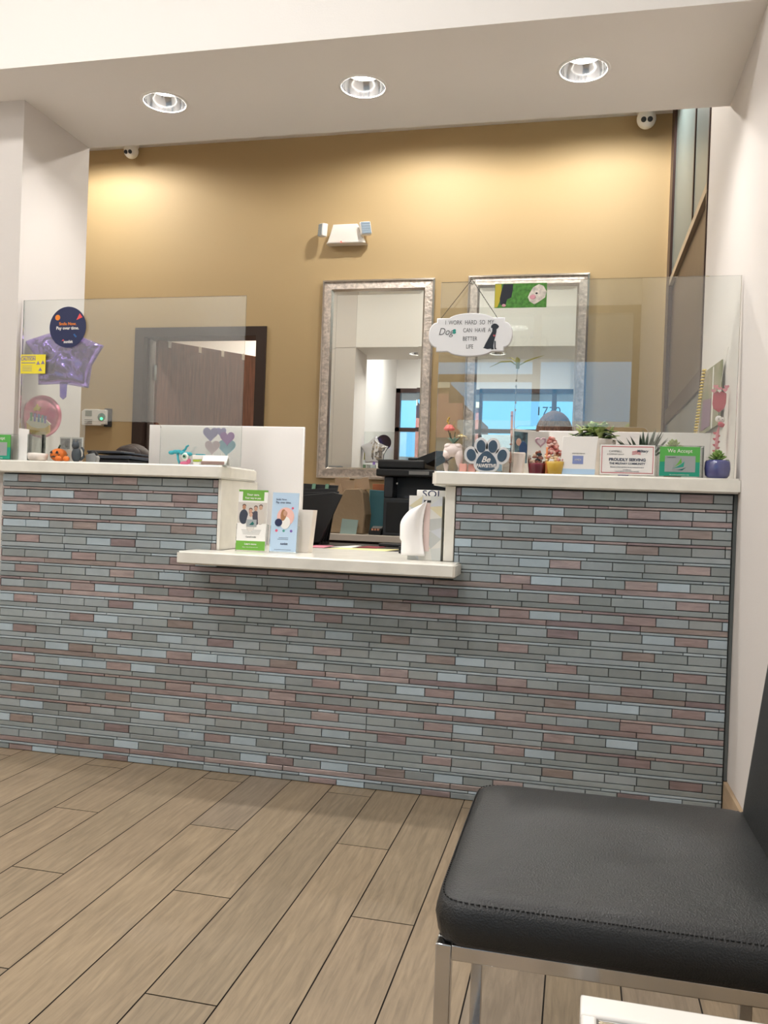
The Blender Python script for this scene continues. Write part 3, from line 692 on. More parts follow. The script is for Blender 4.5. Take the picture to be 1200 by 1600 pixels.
b = B().m(CERAM); b.lathe([(0, 0), (.026, 0), (.034, .006), (.037, .026), (.034, .028), (.031, .02), (0, .012)], n=24); tag(b.build('bowl', None, (-1.672, -.0, ZC)), 'small white bowl in front of the clear holder', 'bowl')
PUMP = mat('pumpkin_orange', '#e5792c', .5)
def pumpkin(x, y, r, label, face=False):
    t = thing('pumpkin', label, 'pumpkin ornament', (x, y, ZC), 0)
    b = B().m(PUMP); n = 48; k = 12; c0 = []
    for i in range(k+1):
        th_ = PI*i/k; ring = []
        for j in range(n):
            a = 2*PI*j/n; rr = r*math.sin(th_)*(1 - .09*abs(math.cos(4*a))) ; ring.append(b.bm.verts.new((rr*math.cos(a), rr*math.sin(a), r*.8-r*.8*math.cos(th_))))
        c0.append(ring)
    for A, C in zip(c0, c0[1:]):
        for j in range(n): b.f([A[j], A[(j+1) % n], C[(j+1) % n], C[j]], True)
    b.build('shell', t); B().m(LEAFD).tube([(0, 0, r*1.55), (.002, 0, r*1.8), (.006, 0, r*2.0)], [r*.14, r*.1, r*.12]).build('stalk', t)
    if face:
        f = B().m(INK)
        for s in (-1, 1): f.prism([(s*r*.2, r*.95), (s*r*.55, r*.95), (s*r*.38, r*1.25)], -r*1.0, -r*.8)
        f.prism([(-r*.5, r*.62), (-r*.25, r*.45), (0, r*.5), (r*.25, r*.45), (r*.5, r*.62), (r*.2, r*.58), (0, r*.66), (-r*.2, r*.58)], -r*1.03, -r*.8); f.build('face', t)
pumpkin(-1.605, .03, .031, 'orange jack-o-lantern ornament with a dark face', True)
pumpkin(-1.578, -.012, .0125, 'tiny orange pumpkin, left of the pair'); pumpkin(-1.548, -.008, .0125, 'tiny orange pumpkin, right of the pair')
t = thing('cat_figurine', 'dark grey cat figurine beside the tiny pumpkins', 'figurine', (-1.518, .01, ZC))
b = B().m(mat('cat_grey', '#3f464c', .6)); b.ell((0, 0, .026), (.019, .014, .028), 16, 12); b.ell((-.002, -.004, .060), (.014, .012, .013), 16, 12)
for s in (-1, 1): b.lathe([(.006, 0), (0, .016)], (s*.008-.002, -.004, .068), 8)
b.tube([(.014, .004, .008), (.028, .004, .02), (.026, .004, .045), (.018, .004, .055)], [.005, .005, .0045, .003], 8); b.build('body', t)
for (x, y, l, q_) in ((-1.625, .10, 'grey ultrasound-like photo card, left of two, behind the pumpkin', 0), (-1.575, .10, 'grey photo card, right of two, behind the pumpkin', 1)):
    t = thing('photo_card', l, 'card', (x, y, ZC)); B().m(PAPER).box(-.024, .024, 0, .002, 0, .098).build('sheet', t)
    f = B().m(mat('photo_grey', '#8a8b8c', .6, noise_scale=60, noise_amt=.5)); f.box(-.020, .020, -.001, 0, .052, .092); f.m(mat('photo_dark', '#45484b', .6)); f.ell((.006 - .01*q_, -.001, .072), (.009, .0008, .014), 10, 6); f.build('picture', t)
t = thing('tape_dispenser', 'small black and silver tape dispenser at the end of the ornaments', 'tape dispenser', (-1.478, .05, ZC))
B().m(GREY).prism([(-.02, 0), (.022, 0), (.026, .02), (.014, .036), (-.02, .03)], -.012, .012, bev=.002).build('body', t); B().m(BLACK).lathe([(.004, -.009), (.017, -.009), (.017, .009), (.004, .009)], (.004, 0, .028), 20, rot=Matrix.Rotation(PI/2, 3, 'X')).build('tape_roll', t)

# stickers on the left guard (front face of the sheet at y = .05)
t = thing('round_sticker', 'navy round sticker with orange and white writing on the left guard', 'sticker', (-1.597, .0485, 1.585))
b = B().m(NAVY); b.disc((0, -.001, 0), .0765, n=48, t=.001); b.build('disc', t)
b = B().m(mat('orange_print', '#f08a2c', .6)); b.text('Smile Now.', .0155, (.0, -.0014, .012), bold=.0003); b.disc((-.043, -.0018, .036), .0105, n=20, t=.0006); b.build('orange_marks', t)
b = B().m(WHITE); b.text('Pay over time.', .0165, (.0, -.0014, -.004), bold=.0003); b.text('sunbit', .0155, (.004, -.0014, -.055), bold=.0003); b.build('white_marks', t)
b = B().m(mat('coral_print', '#f0595a', .6)); b.prism([(.036, .026), (.061, .036), (.049, .051)], -.0018, -.0012); b.prism([(-.023, -.052), (-.012, -.05), (-.017, -.046)], -.0018, -.0012)
b.m(mat('blue_print', '#2c5d9a', .6)); b.prism([(.024, -.028), (.030, -.025), (.040, -.036), (.034, -.039)], -.0018, -.0012); b.build('coloured_marks', t)
t = thing('caution_sticker', 'yellow caution sticker with purple triangles on the left guard', 'sticker', (-1.739, .0485, 1.447), 0)
B().m(mat('sticker_yellow', '#f2e03a', .5)).box(-.053, .053, -.001, 0, -.036, .036).build('sheet', t)
b = B().m(mat('purple_print', '#8d7fa0', .6)); b.text('CAUTION', .0175, (-.021, -.0014, .019), sx=.8, bold=.0004); b.box(-.049, .010, -.0016, -.001, .028, .031); b.box(-.049, .010, -.0016, -.001, .003, .006)
for i in range(4): b.box(-.046, -.004, -.0014, -.001, -.008-i*.006, -.0065-i*.006)
for x, z_ in ((.022, .002), (.042, .004), (.032, -.022)): b.prism([(x-.008, z_-.004), (x+.008, z_-.004), (x, z_+.010)], -.0016, -.001)
b.build('print', t)

# foil balloons
def pillow(out, t_, mt, name, parent, wr=.006, rings=9, seed=1):
    b = B().m(mt); sil = mat('silver_foil', '#d9d9dc', .2, metal=.9); c = Vector((sum(p[0] for p in out)/len(out), sum(p[1] for p in out)/len(out)))
    for s in (-1, 1):
        b.m(mt if s < 0 else sil)
        R = []
        for i in range(rings+1):
            u = 1-i/rings; ring = []
            for p in out:
                q = c + (Vector(p)-c)*u; d = t_*math.sqrt(max(0, 1-u**2.6))
                wv = wr*noise.noise(Vector((q.x*38, q.y*38, seed*7.3+s)))*min(1, (1-u)*4) + wr*.9*abs(math.sin(math.atan2(p[1]-c.y, p[0]-c.x)*17))*(u**5)*(1-u)*4
                ring.append(b.bm.verts.new((q.x, s*(d+wv) if u < .999 else 0, q.y)))
            R.append(ring)
        n = len(out)
        for A, C in zip(R[:-1], R[1:-1]):
            for j in range(n): b.f([A[j], A[(j+1) % n], C[(j+1) % n], C[j]], True)
        cv = b.bm.verts.new((c.x, s*(t_+wr*.2), c.y)); A = R[-2]
        for j in range(n): b.f([A[j], A[(j+1) % n], cv], True)
    bmesh.ops.remove_doubles(b.bm, verts=b.bm.verts, dist=1e-5)
    return b.build(name, parent)
def dens(p, k=6):
    o = []
    for i in range(len(p)):
        a, c = Vector(p[i]), Vector(p[(i+1) % len(p)])
        for j in range(k): o.append(tuple(a.lerp(c, j/k)))
    return o
FOILP = mat('purple_foil', '#a184dc', .16, metal=.85, bump=.35, bump_scale=30)
t = thing('star_balloon', 'purple foil star balloon behind the left guard', 'balloon', (-1.665, .135, 1.49), .22)
star = [(.012, .155), (.055, .085), (.152, .048), (.108, -.03), (.098, -.118), (.0, -.105), (-.098, -.112), (-.102, -.02), (-.158, .055), (-.06, .09)]
pillow(dens(star), .040, FOILP, 'envelope', t, .013, 14)
B().m(FOILP).prism([(-.014, -.105), (.014, -.105), (.012, -.155), (.0, -.165), (-.012, -.155)], -.002, .002).build('tail', t)
B().m(GREY).box(-.016, .016, -.010, -.006, -.098, -.084).build('filler_label', t)
t = thing('round_balloon', 'pink round foil balloon with a yellow birthday cake on the left counter', 'balloon', (-1.735, .105, 1.255), .1)
circ = [(.082*math.cos(2*PI*i/56), .082*math.sin(2*PI*i/56)) for i in range(56)]
pillow(circ, .020, mat('pink_foil', '#d2607c', .28, metal=.55, noise_scale=25, noise_amt=.3, col2='#e79aa8'), 'envelope', t, .003, 8, 3)
b = B().m(mat('cake_yellow', '#d8b44a', .45, metal=.3)); b.prism([(-.046, -.026), (-.026, -.042), (.0, -.048), (.03, -.046), (.046, -.034), (.046, -.062), (.02, -.076), (-.02, -.072), (-.044, -.056)], -.026, -.016)
b.m(mat('cake_cream', '#efe7c8', .45)); b.prism([(-.048, -.026), (-.03, -.002), (.03, -.012), (.05, -.03), (.03, -.046), (0, -.048), (-.026, -.042)], -.026, -.017); b.build('cake_print', t)
b = B()
for i, (x, c_) in enumerate(((-.028, '#6aa36a'), (-.012, '#8b74b8'), (.004, '#5f88b5'), (.018, '#6aa3a3'), (.030, '#8b74b8'))):
    b.m(mat('candle'+c_, c_, .5)); b.box(x-.0035, x+.0035, -.028, -.024, -.02-i*.002, .012-i*.003)
b.m(mat('flame_yellow', '#e8d060', .5)); b.prism([(-.02, .028), (-.012, .034), (-.006, .046), (0, .036), (.01, .034), (.004, .026), (.004, .018), (-.006, .022), (-.016, .018)], -.026, -.022); b.build('candle_print', t)
B().m(CHROME).tube([(0, .0, -.08), (0, .0, -.176)], .0018, 6).build('stick', t)

# trinkets near the left counter's right end
t = thing('toy_figure', 'small teal and pink toy with one round eye on the left counter', 'toy', (-1.09, .02, ZC), 0)
TEAL = mat('toy_teal', '#3fb0bd', .4); b = B().m(TEAL)
for i in range(6): b.ell((-.052+i*.014, .003*math.sin(i*2), .043+.004*math.sin(i)), (.012, .010, .0075), 12, 8)
b.tube([(-.01, 0, .047), (.002, 0, .056), (.006, 0, .066), (.014, 0, .070)], [.005, .004, .004, .003], 8); b.tube([(-.028, 0, .04), (-.026, 0, .02), (-.018, 0, .004)], [.005, .004, .005], 8); b.build('body', t)
b = B().m(WHITE); b.ell((.006, -.006, .030), (.014, .011, .014), 16, 12); b.m(mat('iris', '#7fb59a', .3)); b.ell((.006, -.0145, .030), (.0085, .004, .0085), 14, 8); b.m(INK); b.ell((.006, -.0175, .030), (.0045, .0025, .0045), 12, 8); b.build('eye', t)
b = B().m(mat('toy_pink', '#dd6f93', .45)); b.ell((.0, -.002, .006), (.018, .010, .007), 12, 8); b.ell((.016, 0, .014), (.008, .007, .010), 12, 8); b.build('feet', t)
t = thing('novelty_glasses', 'small white and green trinket beside the teal toy', 'ornament', (-1.035, .02, ZC))
B().m(WHITE).box(-.022, .026, -.01, .01, .020, .036, .004).build('top', t); B().m(mat('lime', '#a9bf3c', .5)).box(-.020, .026, -.008, .008, .012, .0195, .002).build('green_band', t); B().m(TEAL).box(-.010, .022, -.008, .008, .0365, .040, .001).build('blue_band', t); B().m(WHITE).box(-.018, .022, -.006, .006, 0, .0118).build('foot', t)
def heart(cx, cz, s, n=36, sq=1.):
    return [(cx + s*sq*(16*math.sin(a)**3)/16, cz + s*(13*math.cos(a)-5*math.cos(2*a)-2*math.cos(3*a)-math.cos(4*a))/16) for a in [2*PI*i/n for i in range(n)]]
t = thing('heart_cluster', 'pastel cluster of heart balloons cut-out behind the card holder', 'decoration', (-.985, .10, ZC))
for nm, cx, cz, s, c_, y_ in (('heart', -.045, .120, .030, '#b5b0d8', 0), ('heart', -.005, .128, .020, '#b9b2dc', .002), ('heart', .022, .106, .028, '#c59bd6', -.002), ('heart', -.035, .072, .030, '#ecd6dc', -.003), ('heart', .020, .072, .034, '#a8d3e2', .001)):
    B().m(mat('pastel'+c_, c_, .5)).prism(heart(cx, cz, s), y_-.001, y_+.001).build(nm, t)
b = B().m(WHITE)
for cx in (-.04, .0, .03): b.tube([(cx*.9, 0, .05), (cx*.3, 0, 0)], .001, 6)
b.build('stick', t)
t = thing('card_holder', 'small tented card holder with white and pink cards on the left counter', 'card holder', (-.965, .0, ZC))
b = B().m(ACRY); b.box(-.052, .052, -.012, -.010, 0, .016); b.box(-.052, .052, -.012, .03, 0, .002); b.build('holder', t)
b = B().m(PAPER); b.prism([(-.009, .003), (.012, .036), (.028, .003), (.026, .003), (.012, .033), (-.006, .003)], -.048, .046, axis='x'); b.build('white_cards', t)
B().m(mat('pink_card', '#e7b6aa', .7)).box(-.048, .040, -.0095, -.008, .002, .014).build('pink_cards', t)

# ================================================================== LOW SHELF ITEMS
ZL = .7825
def leaflet(x, y, w_, h_, label, kind, rz=0):
    t = thing('brochure', label, 'brochure', (x, y, ZL), rz)
    tl = -.10
    def fx(b): return b.xf(Matrix.Rotation(tl, 4, 'X'))
    fx(B().m(ACRY).box(-w_/2-.004, w_/2+.004, .004, .020, 0, h_*.45)).build('holder', t)
    if kind == 'green':
        b = B().m(PAPER); b.box(-w_/2, w_/2, -.004, .003, .004, h_); b.m(GREENP); b.box(-w_/2+.0, w_/2, -.0045, -.004, .004, h_*.17); b.box(-w_*.36, w_*.38, -.0045, -.004, h_*.83, h_*.985); b.box(-w_/2, w_/2, -.0048, .003, h_*.975, h_+.001); fx(b).build('leaflet', t)
        b = B().m(mat('photo_bg', '#cfc8c0', .6)); b.box(-w_/2, w_/2, -.0046, -.0041, h_*.46, h_*.80)
        ppl = ((-.030, .72, '#3a4150', '#b98567'), (-.006, .66, '#d9d4ce', '#c99a82'), (.012, .70, '#4d4a55', '#c79c84'), (.030, .72, '#cfc6bc', '#caa48c'), (-.004, .60, '#e2ddd6', '#d0a690'))
        for px, pz, shirt, face in ppl:
            b.m(mat('shirt'+shirt, shirt, .7)); b.ell((px, -.0046, h_*pz-.034), (.016, .0006, .026), 14, 10)
            b.m(mat('face'+face, face, .6)); b.ell((px, -.0051, h_*pz), (.0062, .0006, .0085), 12, 8)
            b.m(mat('hairprint', '#4a3a32', .7)); b.ell((px, -.0050, h_*pz+.005), (.0066, .0004, .006), 12, 8)
        b.m(mat('silver_card', '#a9adac', .4)); b.box(-.018, .018, -.0062, -.0056, h_*.40, h_*.52); b.m(mat('swoosh#17655f', '#17655f', .5)); b.prism([(-.008, h_*.43), (.006, h_*.43), (.010, h_*.45), (.004, h_*.49)], -.0068, -.0063); fx(b).build('photo', t)
        b = B().m(WHITE); b.text('Your care.', .0105, (0, -.0050, h_*.925), bold=.0002); b.text('Your way to pay.', .0085, (0, -.0050, h_*.87), bold=.0002); b.text('Learn more', .009, (0, -.0050, h_*.12), bold=.0002); b.text('Apply today and pay over time', .0045, (0, -.0050, h_*.07))
        b.m(GREY)
        for i in range(4): b.box(-w_*.34+i*.002, w_*.34-i*.002, -.0044, -.0040, h_*(.345-.022*i), h_*(.351-.022*i))
        b.m(INK); b.text('CareCredit', .008, (0, -.0046, h_*.235)); fx(b).build('lettering', t)
    else:
        b = B().m(LBLUE); b.box(-w_/2, w_/2, -.004, .003, .004, h_); fx(b).build('leaflet', t)
        b = B().m(mat('peach_print', '#f0bfb4', .6)); b.disc((.004, -.0048, h_*.60), .031, n=36, t=.0006, sz=1.05)
        b.m(WHITE); b.ell((.004, -.0050, h_*.50), (.018, .0006, .022), 14, 10); b.m(mat('face#c99a82', '#c99a82', .6)); b.ell((.002, -.0056, h_*.655), (.0075, .0006, .010), 12, 8)
        b.m(mat('blond_print', '#a9784f', .6)); b.ell((-.004, -.0052, h_*.62), (.010, .0006, .022), 12, 8); b.m(NAVY); b.disc((-.020, -.0058, h_*.50), .0135, n=24, t=.0006)
        b.m(mat('pink_dot', '#e4607c', .6)); b.disc((.028, -.0052, h_*.745), .0042, n=12, t=.0005); b.disc((-.026, -.0048, h_*.365), .0048, n=12, t=.0005); b.m(mat('teal_dot', '#5aa69a', .6)); b.disc((.0, -.0048, h_*.365), .0045, n=12, t=.0005); b.m(mat('violet_dot', '#8468b4', .6)); b.disc((.027, -.0048, h_*.365), .0048, n=12, t=.0005); fx(b).build('photo', t)
        b = B().m(NAVY); b.text('Smile Now.', .0085, (-.034, -.0045, h_*.885), align='LEFT'); b.text('Pay over time.', .0095, (-.034, -.0045, h_*.835), align='LEFT'); b.text('sunbit', .011, (.004, -.0045, h_*.15), bold=.0002)
        for i in range(2): b.box(-.016+i*-.004, .018, -.0044, -.004, h_*(.245-.025*i), h_*(.251-.025*i))
        b.box(-.03, .03, -.0044, -.004, h_*.05, h_*.055); fx(b).build('lettering', t)
leaflet(-.820, .0, .104, .215, 'green and white brochure with a family photo on the low shelf', 'green', .10)
leaflet(-.705, .012, .094, .210, 'pale blue brochure with a smiling woman on the low shelf', 'blue', .05)
b = B().m(CERAM)
s_ = [(-.024, 0), (.024, 0), (.038, .152), (-.038, .152)]
for y0_, y1_ in ((0, .004), (.044, .048)): b.prism(s_, y0_, y1_)
b.prism([(-.024, 0), (-.020, 0), (-.034, .152), (-.038, .152)], .004, .044); b.prism([(.020, 0), (.024, 0), (.038, .152), (.034, .152)], .004, .044); b.box(-.022, .022, .004, .044, 0, .004)
tag(b.build('pen_cup', None, (-.660, .085, ZL), (0, 0, 0)), 'tapered cream holder behind the blue brochure', 'cup')
# patterned tissue box with sheet pulled out of the front slot
t = thing('tissue_box', 'tall box with grey triangle facets and a tissue pulled from its slot', 'tissue box', (-.205, .0, ZL))
facets = [mat('facet'+c_, c_, .5) for c_ in ('#dcdad2', '#cfd1cc', '#e6e4dd', '#bfc1bd', '#d8cfae', '#c9ccd0')]
b = B(); W_, D_, H_ = .056, .075, .214; q = random.Random(11)
cols, rows = 3, 6
grid = {}
for i in range(cols+1):
    for j in range(rows+1):
        jx = 0 if i in (0, cols) else q.uniform(-.009, .009); jz = 0 if j in (0, rows) else q.uniform(-.011, .011)
        grid[i, j] = (-W_+2*W_*i/cols+jx, H_*j/rows+jz)
def fac(P_):
    for i in range(cols):
        for j in range(rows):
            A_, B_, C_, D__ = grid[i, j], grid[i+1, j], grid[i+1, j+1], grid[i, j+1]
            for tri in (((A_, B_, C_), (A_, C_, D__)) if (i+j) % 2 else ((A_, B_, D__), (B_, C_, D__))):
                b.m(q.choice(facets)); b.f([b.bm.verts.new(P_(p)) for p in tri])
fac(lambda p: (p[0], 0, p[1])); fac(lambda p: (W_, (p[0]+W_)/(2*W_)*D_, p[1])); fac(lambda p: (-W_, (p[0]+W_)/(2*W_)*D_, p[1])); fac(lambda p: (-p[0], D_, p[1]))
b.m(facets[0]); b.f([b.bm.verts.new(p) for p in ((-W_, 0, H_), (W_, 0, H_), (W_, D_, H_), (-W_, D_, H_))]); b.f([b.bm.verts.new(p) for p in ((-W_, 0, 0), (W_, 0, 0), (W_, D_, 0), (-W_, D_, 0))])
b.build('box', t)
b = B().m(INK); b.box(-.006, .018, -.0012, 0, .192, .200); b.m(mat('slot_pink', '#ddc6bf', .6)); b.box(-.004, .016, -.001, 0, .03, .190); b.build('slot', t)
b = B().m(mat('tissue', '#fdfaf8', .9, trans=0)); nU, nV = 16, 20; gv = []
for i in range(nU+1):
    u = i/nU; r_ = []
    for j in range(nV+1):
        v = j/nV
        xl = -.082 + .074*max(0, (v-.55)/.45)**1.7 + (.006 if v < .3 else 0); xr_ = .006 - .012*math.sin(v*PI)
        x_ = xl + (xr_-xl)*u; z_ = .014 + v*.185 - .02*(1-u)*max(0, v-.8)*3
        y_ = -.010 - .022*math.sin(PI*min(1, u*1.15))*math.sin(PI*v*.9+.2) + .0018*math.sin(u*11+v*5)*(1-v*.5)
        r_.append(b.bm.verts.new((x_, y_, z_)))
    gv.append(r_)
for i in range(nU):
    for j in range(nV): b.f([gv[i][j], gv[i+1][j], gv[i+1][j+1], gv[i][j+1]], True)
o = b.build('tissue_sheet', t); md = o.modifiers.new('s', 'SOLIDIFY'); md.thickness = .0015
t = thing('lettered_box', 'white box with dark blue printed letters behind the tissue box', 'box', (-.203, .115, ZL))
B().m(PAPER).box(-.055, .058, 0, .10, 0, .236, .002).build('box', t)
b = B().m(NAVY); b.text('SOL', .034, (.0, -.0006, .222), sx=1.2)
for i in range(7): b.text('SOL', .03, (.0585, .05, .03+i*.029), sx=1.0, rot=Matrix.Rotation(PI/2, 4, 'Z') @ Matrix.Rotation(PI/2, 4, 'X'))
b.build('lettering', t)

# ================================================================== RIGHT COUNTER ITEMS
t = thing('tooth_planter', 'pinkish white tooth-shaped vase with a pink and yellow flower posy', 'vase', (-.118, -.012, ZC))
b = B().m(mat('tooth_ceramic', '#f0dfd8', .35)); 
for s in (-1, 1): b.tube([(s*.020, 0, 0), (s*.022, 0, .025), (s*.020, 0, .05), (s*.015, 0, .065)], [.005, .0095, .014, .017], 12)
b.ell((0, 0, .070), (.031, .021, .022), 20, 14); b.ell((-.015, 0, .083), (.015, .017, .010), 14, 10); b.ell((.015, 0, .083), (.015, .017, .010), 14, 10); b.build('vase', t)
b = B().m(LEAFD)
for x1, z1 in ((-.012, .128), (.022, .115), (.005, .13), (-.02, .14)): b.tube([(0, 0, .09), (x1*.6, .0, (.09+z1)/2), (x1, 0, z1)], .0014, 6)
b.m(mat('blue_leaf', '#7fa08f', .6))
for a in range(7): b.tube([(0, 0, .092), (.012*math.cos(a), .008*math.sin(a), .105), (.022*math.cos(a), .014*math.sin(a), .112)], [.002, .006, .001], 6, flat=.3)
b.build('stem', t)
b = B().m(mat('rose_pink', '#e87f78', .6))
for i in range(3):
    for k in range(7): a = k*2*PI/7+i; b.ell((-.015+.010*(1-i*.3)*math.cos(a), .009*(1-i*.3)*math.sin(a), .140+i*.004), (.009, .007, .006), 10, 6)
b.build('pink_flower', t)
b = B().m(mat('cream_petal', '#e9dcb0', .6))
for k in range(9): a = k*.7; b.tube([(.026, 0, .112), (.026+.010*math.cos(a), .008*math.sin(a), .118), (.026+.019*math.cos(a), .012*math.sin(a), .114)], [.002, .006, .001], 6, flat=.35)
b.m(mat('gold_core', '#c9a84c', .6)); b.ell((.026, 0, .118), .006, 10, 6)
b.build('yellow_flower', t)
b = B().m(mat('gold_core', '#c9a84c', .6))
b.tube([(-.012, 0, .13), (-.018, 0, .15), (-.020, 0, .178)], .0009, 5)
for k in range(5): b.ell((-.020+.003*math.sin(k*2), .0, .152+k*.006), .0032, 8, 6)
b.build('seed_sprig', t)
for x, y_, l in ((-.082, -.015, 'coral pink square block left of its twin beside the paw sign'), (-.055, .004, 'coral pink square block touching the paw sign')):
    tag(B().m(mat('coral_block', '#ecaea0', .5)).box(-.0115, .0115, -.0115, .0115, 0, .026, .0015).build('candle_block', None, (x, y_, ZC)), l, 'ornament', 'coral blocks by the paw sign')
# paw sign
t = thing('paw_sign', 'paw-shaped sign reading Be PAWSITIVE in white on slate', 'sign', (-.006, -.020, ZC))
def ellp(cx, cz, rx, rz_, tilt=0, n=28): return [(cx + rx*math.cos(a)*math.cos(tilt) - rz_*math.sin(a)*math.sin(tilt), cz + rx*math.cos(a)*math.sin(tilt) + rz_*math.sin(a)*math.cos(tilt)) for a in [2*PI*i/n for i in range(n)]]
toes = [(-.050, .055, .015, .020, .25), (-.019, .084, .0145, .0205, .08), (.019, .084, .0145, .0205, -.08), (.050, .055, .015, .020, -.25)]
pad = []
for i in range(48):
    a = 2*PI*i/48; x_ = math.sin(a); z_ = math.cos(a)
    wdt = .020 if z_ > .2 else .041
    hw = .0195 + .022*(1-(z_+1)/2)**.8
    pad.append((x_*hw*(1.0), .036+.033*z_ - (.0 if z_ > -.9 else .0)))
pad = [(x_, (z_ if z_ > .0065 or abs(x_) > .028 else z_+.002*math.cos(x_/.028*PI/2))) for x_, z_ in pad]
b = B().m(mat('sign_rim', '#dedede', .45))
for cx, cz, rx, rz_, tl in toes: b.prism(ellp(cx, cz, rx+.0085, rz_+.0085, tl), -.001, .012, bev=.001)
b.prism([(x_*1.24, max(.0, .036+(z_-.036)*1.2)) for x_, z_ in pad], -.0015, .0125, bev=.001); b.build('board', t)
b = B().m(SLATE)
for cx, cz, rx, rz_, tl in toes: b.prism(ellp(cx, cz, rx, rz_, tl), -.0028, -.0012)
b.prism(pad, -.0030, -.0016); b.build('pads', t)
b = B().m(WHITE); b.text('Be', .027, (-.003, -.0034, .041), shear=.35, bold=.0006); b.text('PAWSITIVE', .0165, (0, -.0034, .0205), sx=.80, bold=.0005); b.build('lettering', t)

# white pot with stick stem and yellow-green leaves
t = thing('stem_plant', 'slender plant with yellow-green leaves at the top of a beaded stem, in a pale pot', 'plant', (.070, .12, ZC))
B().m(mat('pot_cream', '#e8dbd2', .4)).prism([(-.034, 0), (.034, 0), (.039, .075), (-.039, .075)], -.03, .03, bev=.004).build('pot', t)
b = B().m(mat('pale_stem', '#d6cfc4', .3)); b.tube([(.0, 0, .076), (-.002, 0, .2), (.0, 0, .3), (.003, 0, .385)], [.0018, .0015, .0013, .0016], 6)
for z_ in (.22, .245, .30, .32): b.ell((0, 0, z_), (.0035, .0035, .005), 8, 6)
b.build('stem', t)
b = B().m(mat('yellow_leaf', '#b5ab3f', .5))
for pts, rs in (([(.0, 0, .37), (-.02, 0, .385), (-.055, .0, .383), (-.092, 0, .365)], [.004, .008, .006, .001]), ([(.005, 0, .37), (.03, 0, .385), (.058, .0, .395), (.09, 0, .405)], [.004, .008, .006, .001]), ([(.003, 0, .36), (.003, -.01, .39), (.001, -.02, .395)], [.006, .008, .003]), ([(0, 0, .38), (-.02, .02, .40), (-.04, .03, .402)], [.003, .004, .001])):
    b.tube(pts, rs, 8, flat=.35)
b.build('leaves', t)
b = B().m(mat('copper_stick', '#b06c4e', .5)); b.tube([(0, 0, 0), (0, 0, .05), (.001, 0, .13), (0, 0, .21)], [.0042, .0042, .0038, .0045], 8)
for z_ in (.04, .10, .15, .195): b.ell((0, 0, z_), (.0052, .0052, .003), 8, 6)
tag(b.build('copper_stick', None, (.063, .075, ZC)), 'thin copper-coloured stick standing behind the paw sign', 'stick')
# photo print
t = thing('photo_print', 'framed photo of figures in blue standing behind the copper stick', 'photo', (.092, .20, ZC))
B().m(WHITE).prism([(-.04, 0), (.036, 0), (.046, .158), (-.034, .165)], 0, .006, bev=.001).build('frame', t)
b = B().m(mat('photo_teal', '#6f8f9a', .5, noise_scale=50, noise_amt=.5, col2='#39454e')); b.prism([(-.033, .045), (.028, .045), (.037, .150), (-.028, .155)], -.001, 0); b.m(mat('photo_skin', '#cfa796', .6)); b.ell((-.012, -.0012, .118), (.009, .0008, .013), 12, 8); b.m(mat('photo_navy', '#2f4d78', .6)); b.ell((.004, -.0014, .095), (.014, .0008, .026), 12, 8); b.build('picture', t)
t = thing('heart_card', 'white card with a pink heart on it, behind the dessert cups', 'card', (.150, .14, ZC))
B().m(PAPER).box(-.036, .034, 0, .003, 0, .150).build('card', t)
b = B().m(mat('heart_rose', '#c9a0a8', .3, metal=.3)); b.prism(heart(.008, .115, .019), -.004, -.0005, bev=.001); b.m(mat('heart_white', '#efdfe2', .4)); b.prism(heart(.008, .115, .012), -.005, -.0042); b.build('heart', t)
# white short stand and dessert cups
t = thing('dessert_cup', 'glass cup of red dessert with brown topping', 'dessert ornament', (.158, .01, ZC))
B().m(mat('red_gel', '#a82c44', .25, spec=.6)).lathe([(0, 0), (.027, 0), (.031, .030), (.030, .034), (0, .034)], n=24).build('filling', t)
b = B().m(ACRY); b.lathe([(.029, -.0), (.033, .034), (.035, .062)], n=28); b.build('glass', t, recalc=False)
b = B(); q = random.Random(5); bm1, bm2 = mat('brownie', '#8a4a33', .6), mat('cream_top', '#e3c9ac', .6)
for i in range(34):
    a = q.uniform(0, 2*PI); r_ = q.uniform(0, .022); z_ = .036+q.uniform(0, .042)*(1-r_/.035); b.m(q.choice([bm1, bm1, bm2, INK if i % 6 == 0 else bm1])); b.ell((r_*math.cos(a), r_*math.sin(a), z_), (q.uniform(.004, .009), q.uniform(.004, .008), q.uniform(.003, .006)), 8, 6)
b.build('topping', t)
t = thing('popcorn_cup', 'yellow cup heaped with pink and cream popcorn', 'dessert ornament', (.212, -.010, ZC))
b = B().m(mat('yellow_cup', '#dcb44a', .3, spec=.6)); b.lathe([(0, 0), (.025, 0), (.029, .03), (.031, .040), (0, .040)], n=28); b.build('cup', t)
b = B(); pc = [mat('pop_cream', '#f0d6ae', .7), mat('pop_pink', '#d99a90', .7), mat('pop_rose', '#b5645c', .7), mat('pop_pale', '#e8bfb2', .7)]
for i in range(110):
    h = q.random(); r_ = .034*(1-h*.75)*q.uniform(.4, 1); a = q.uniform(0, 2*PI); z_ = .044 + h*.072
    b.m(pc[0] if h < .25 and q.random() < .7 else q.choice(pc[1:])); b.ell((r_*math.cos(a) - h*.014, r_*math.sin(a), z_), (q.uniform(.004, .008), q.uniform(.004, .008), q.uniform(.003, .006)), 7, 5)
b.build('popcorn', t)
tag(B().m(mat('amber_stick', '#d2804a', .35)).tube([(0, 0, 0), (0, 0, .085)], .0035, 8).build('amber_stick', None, (.1865, -.022, ZC)), 'amber rod standing between the two dessert cups', 'stick')
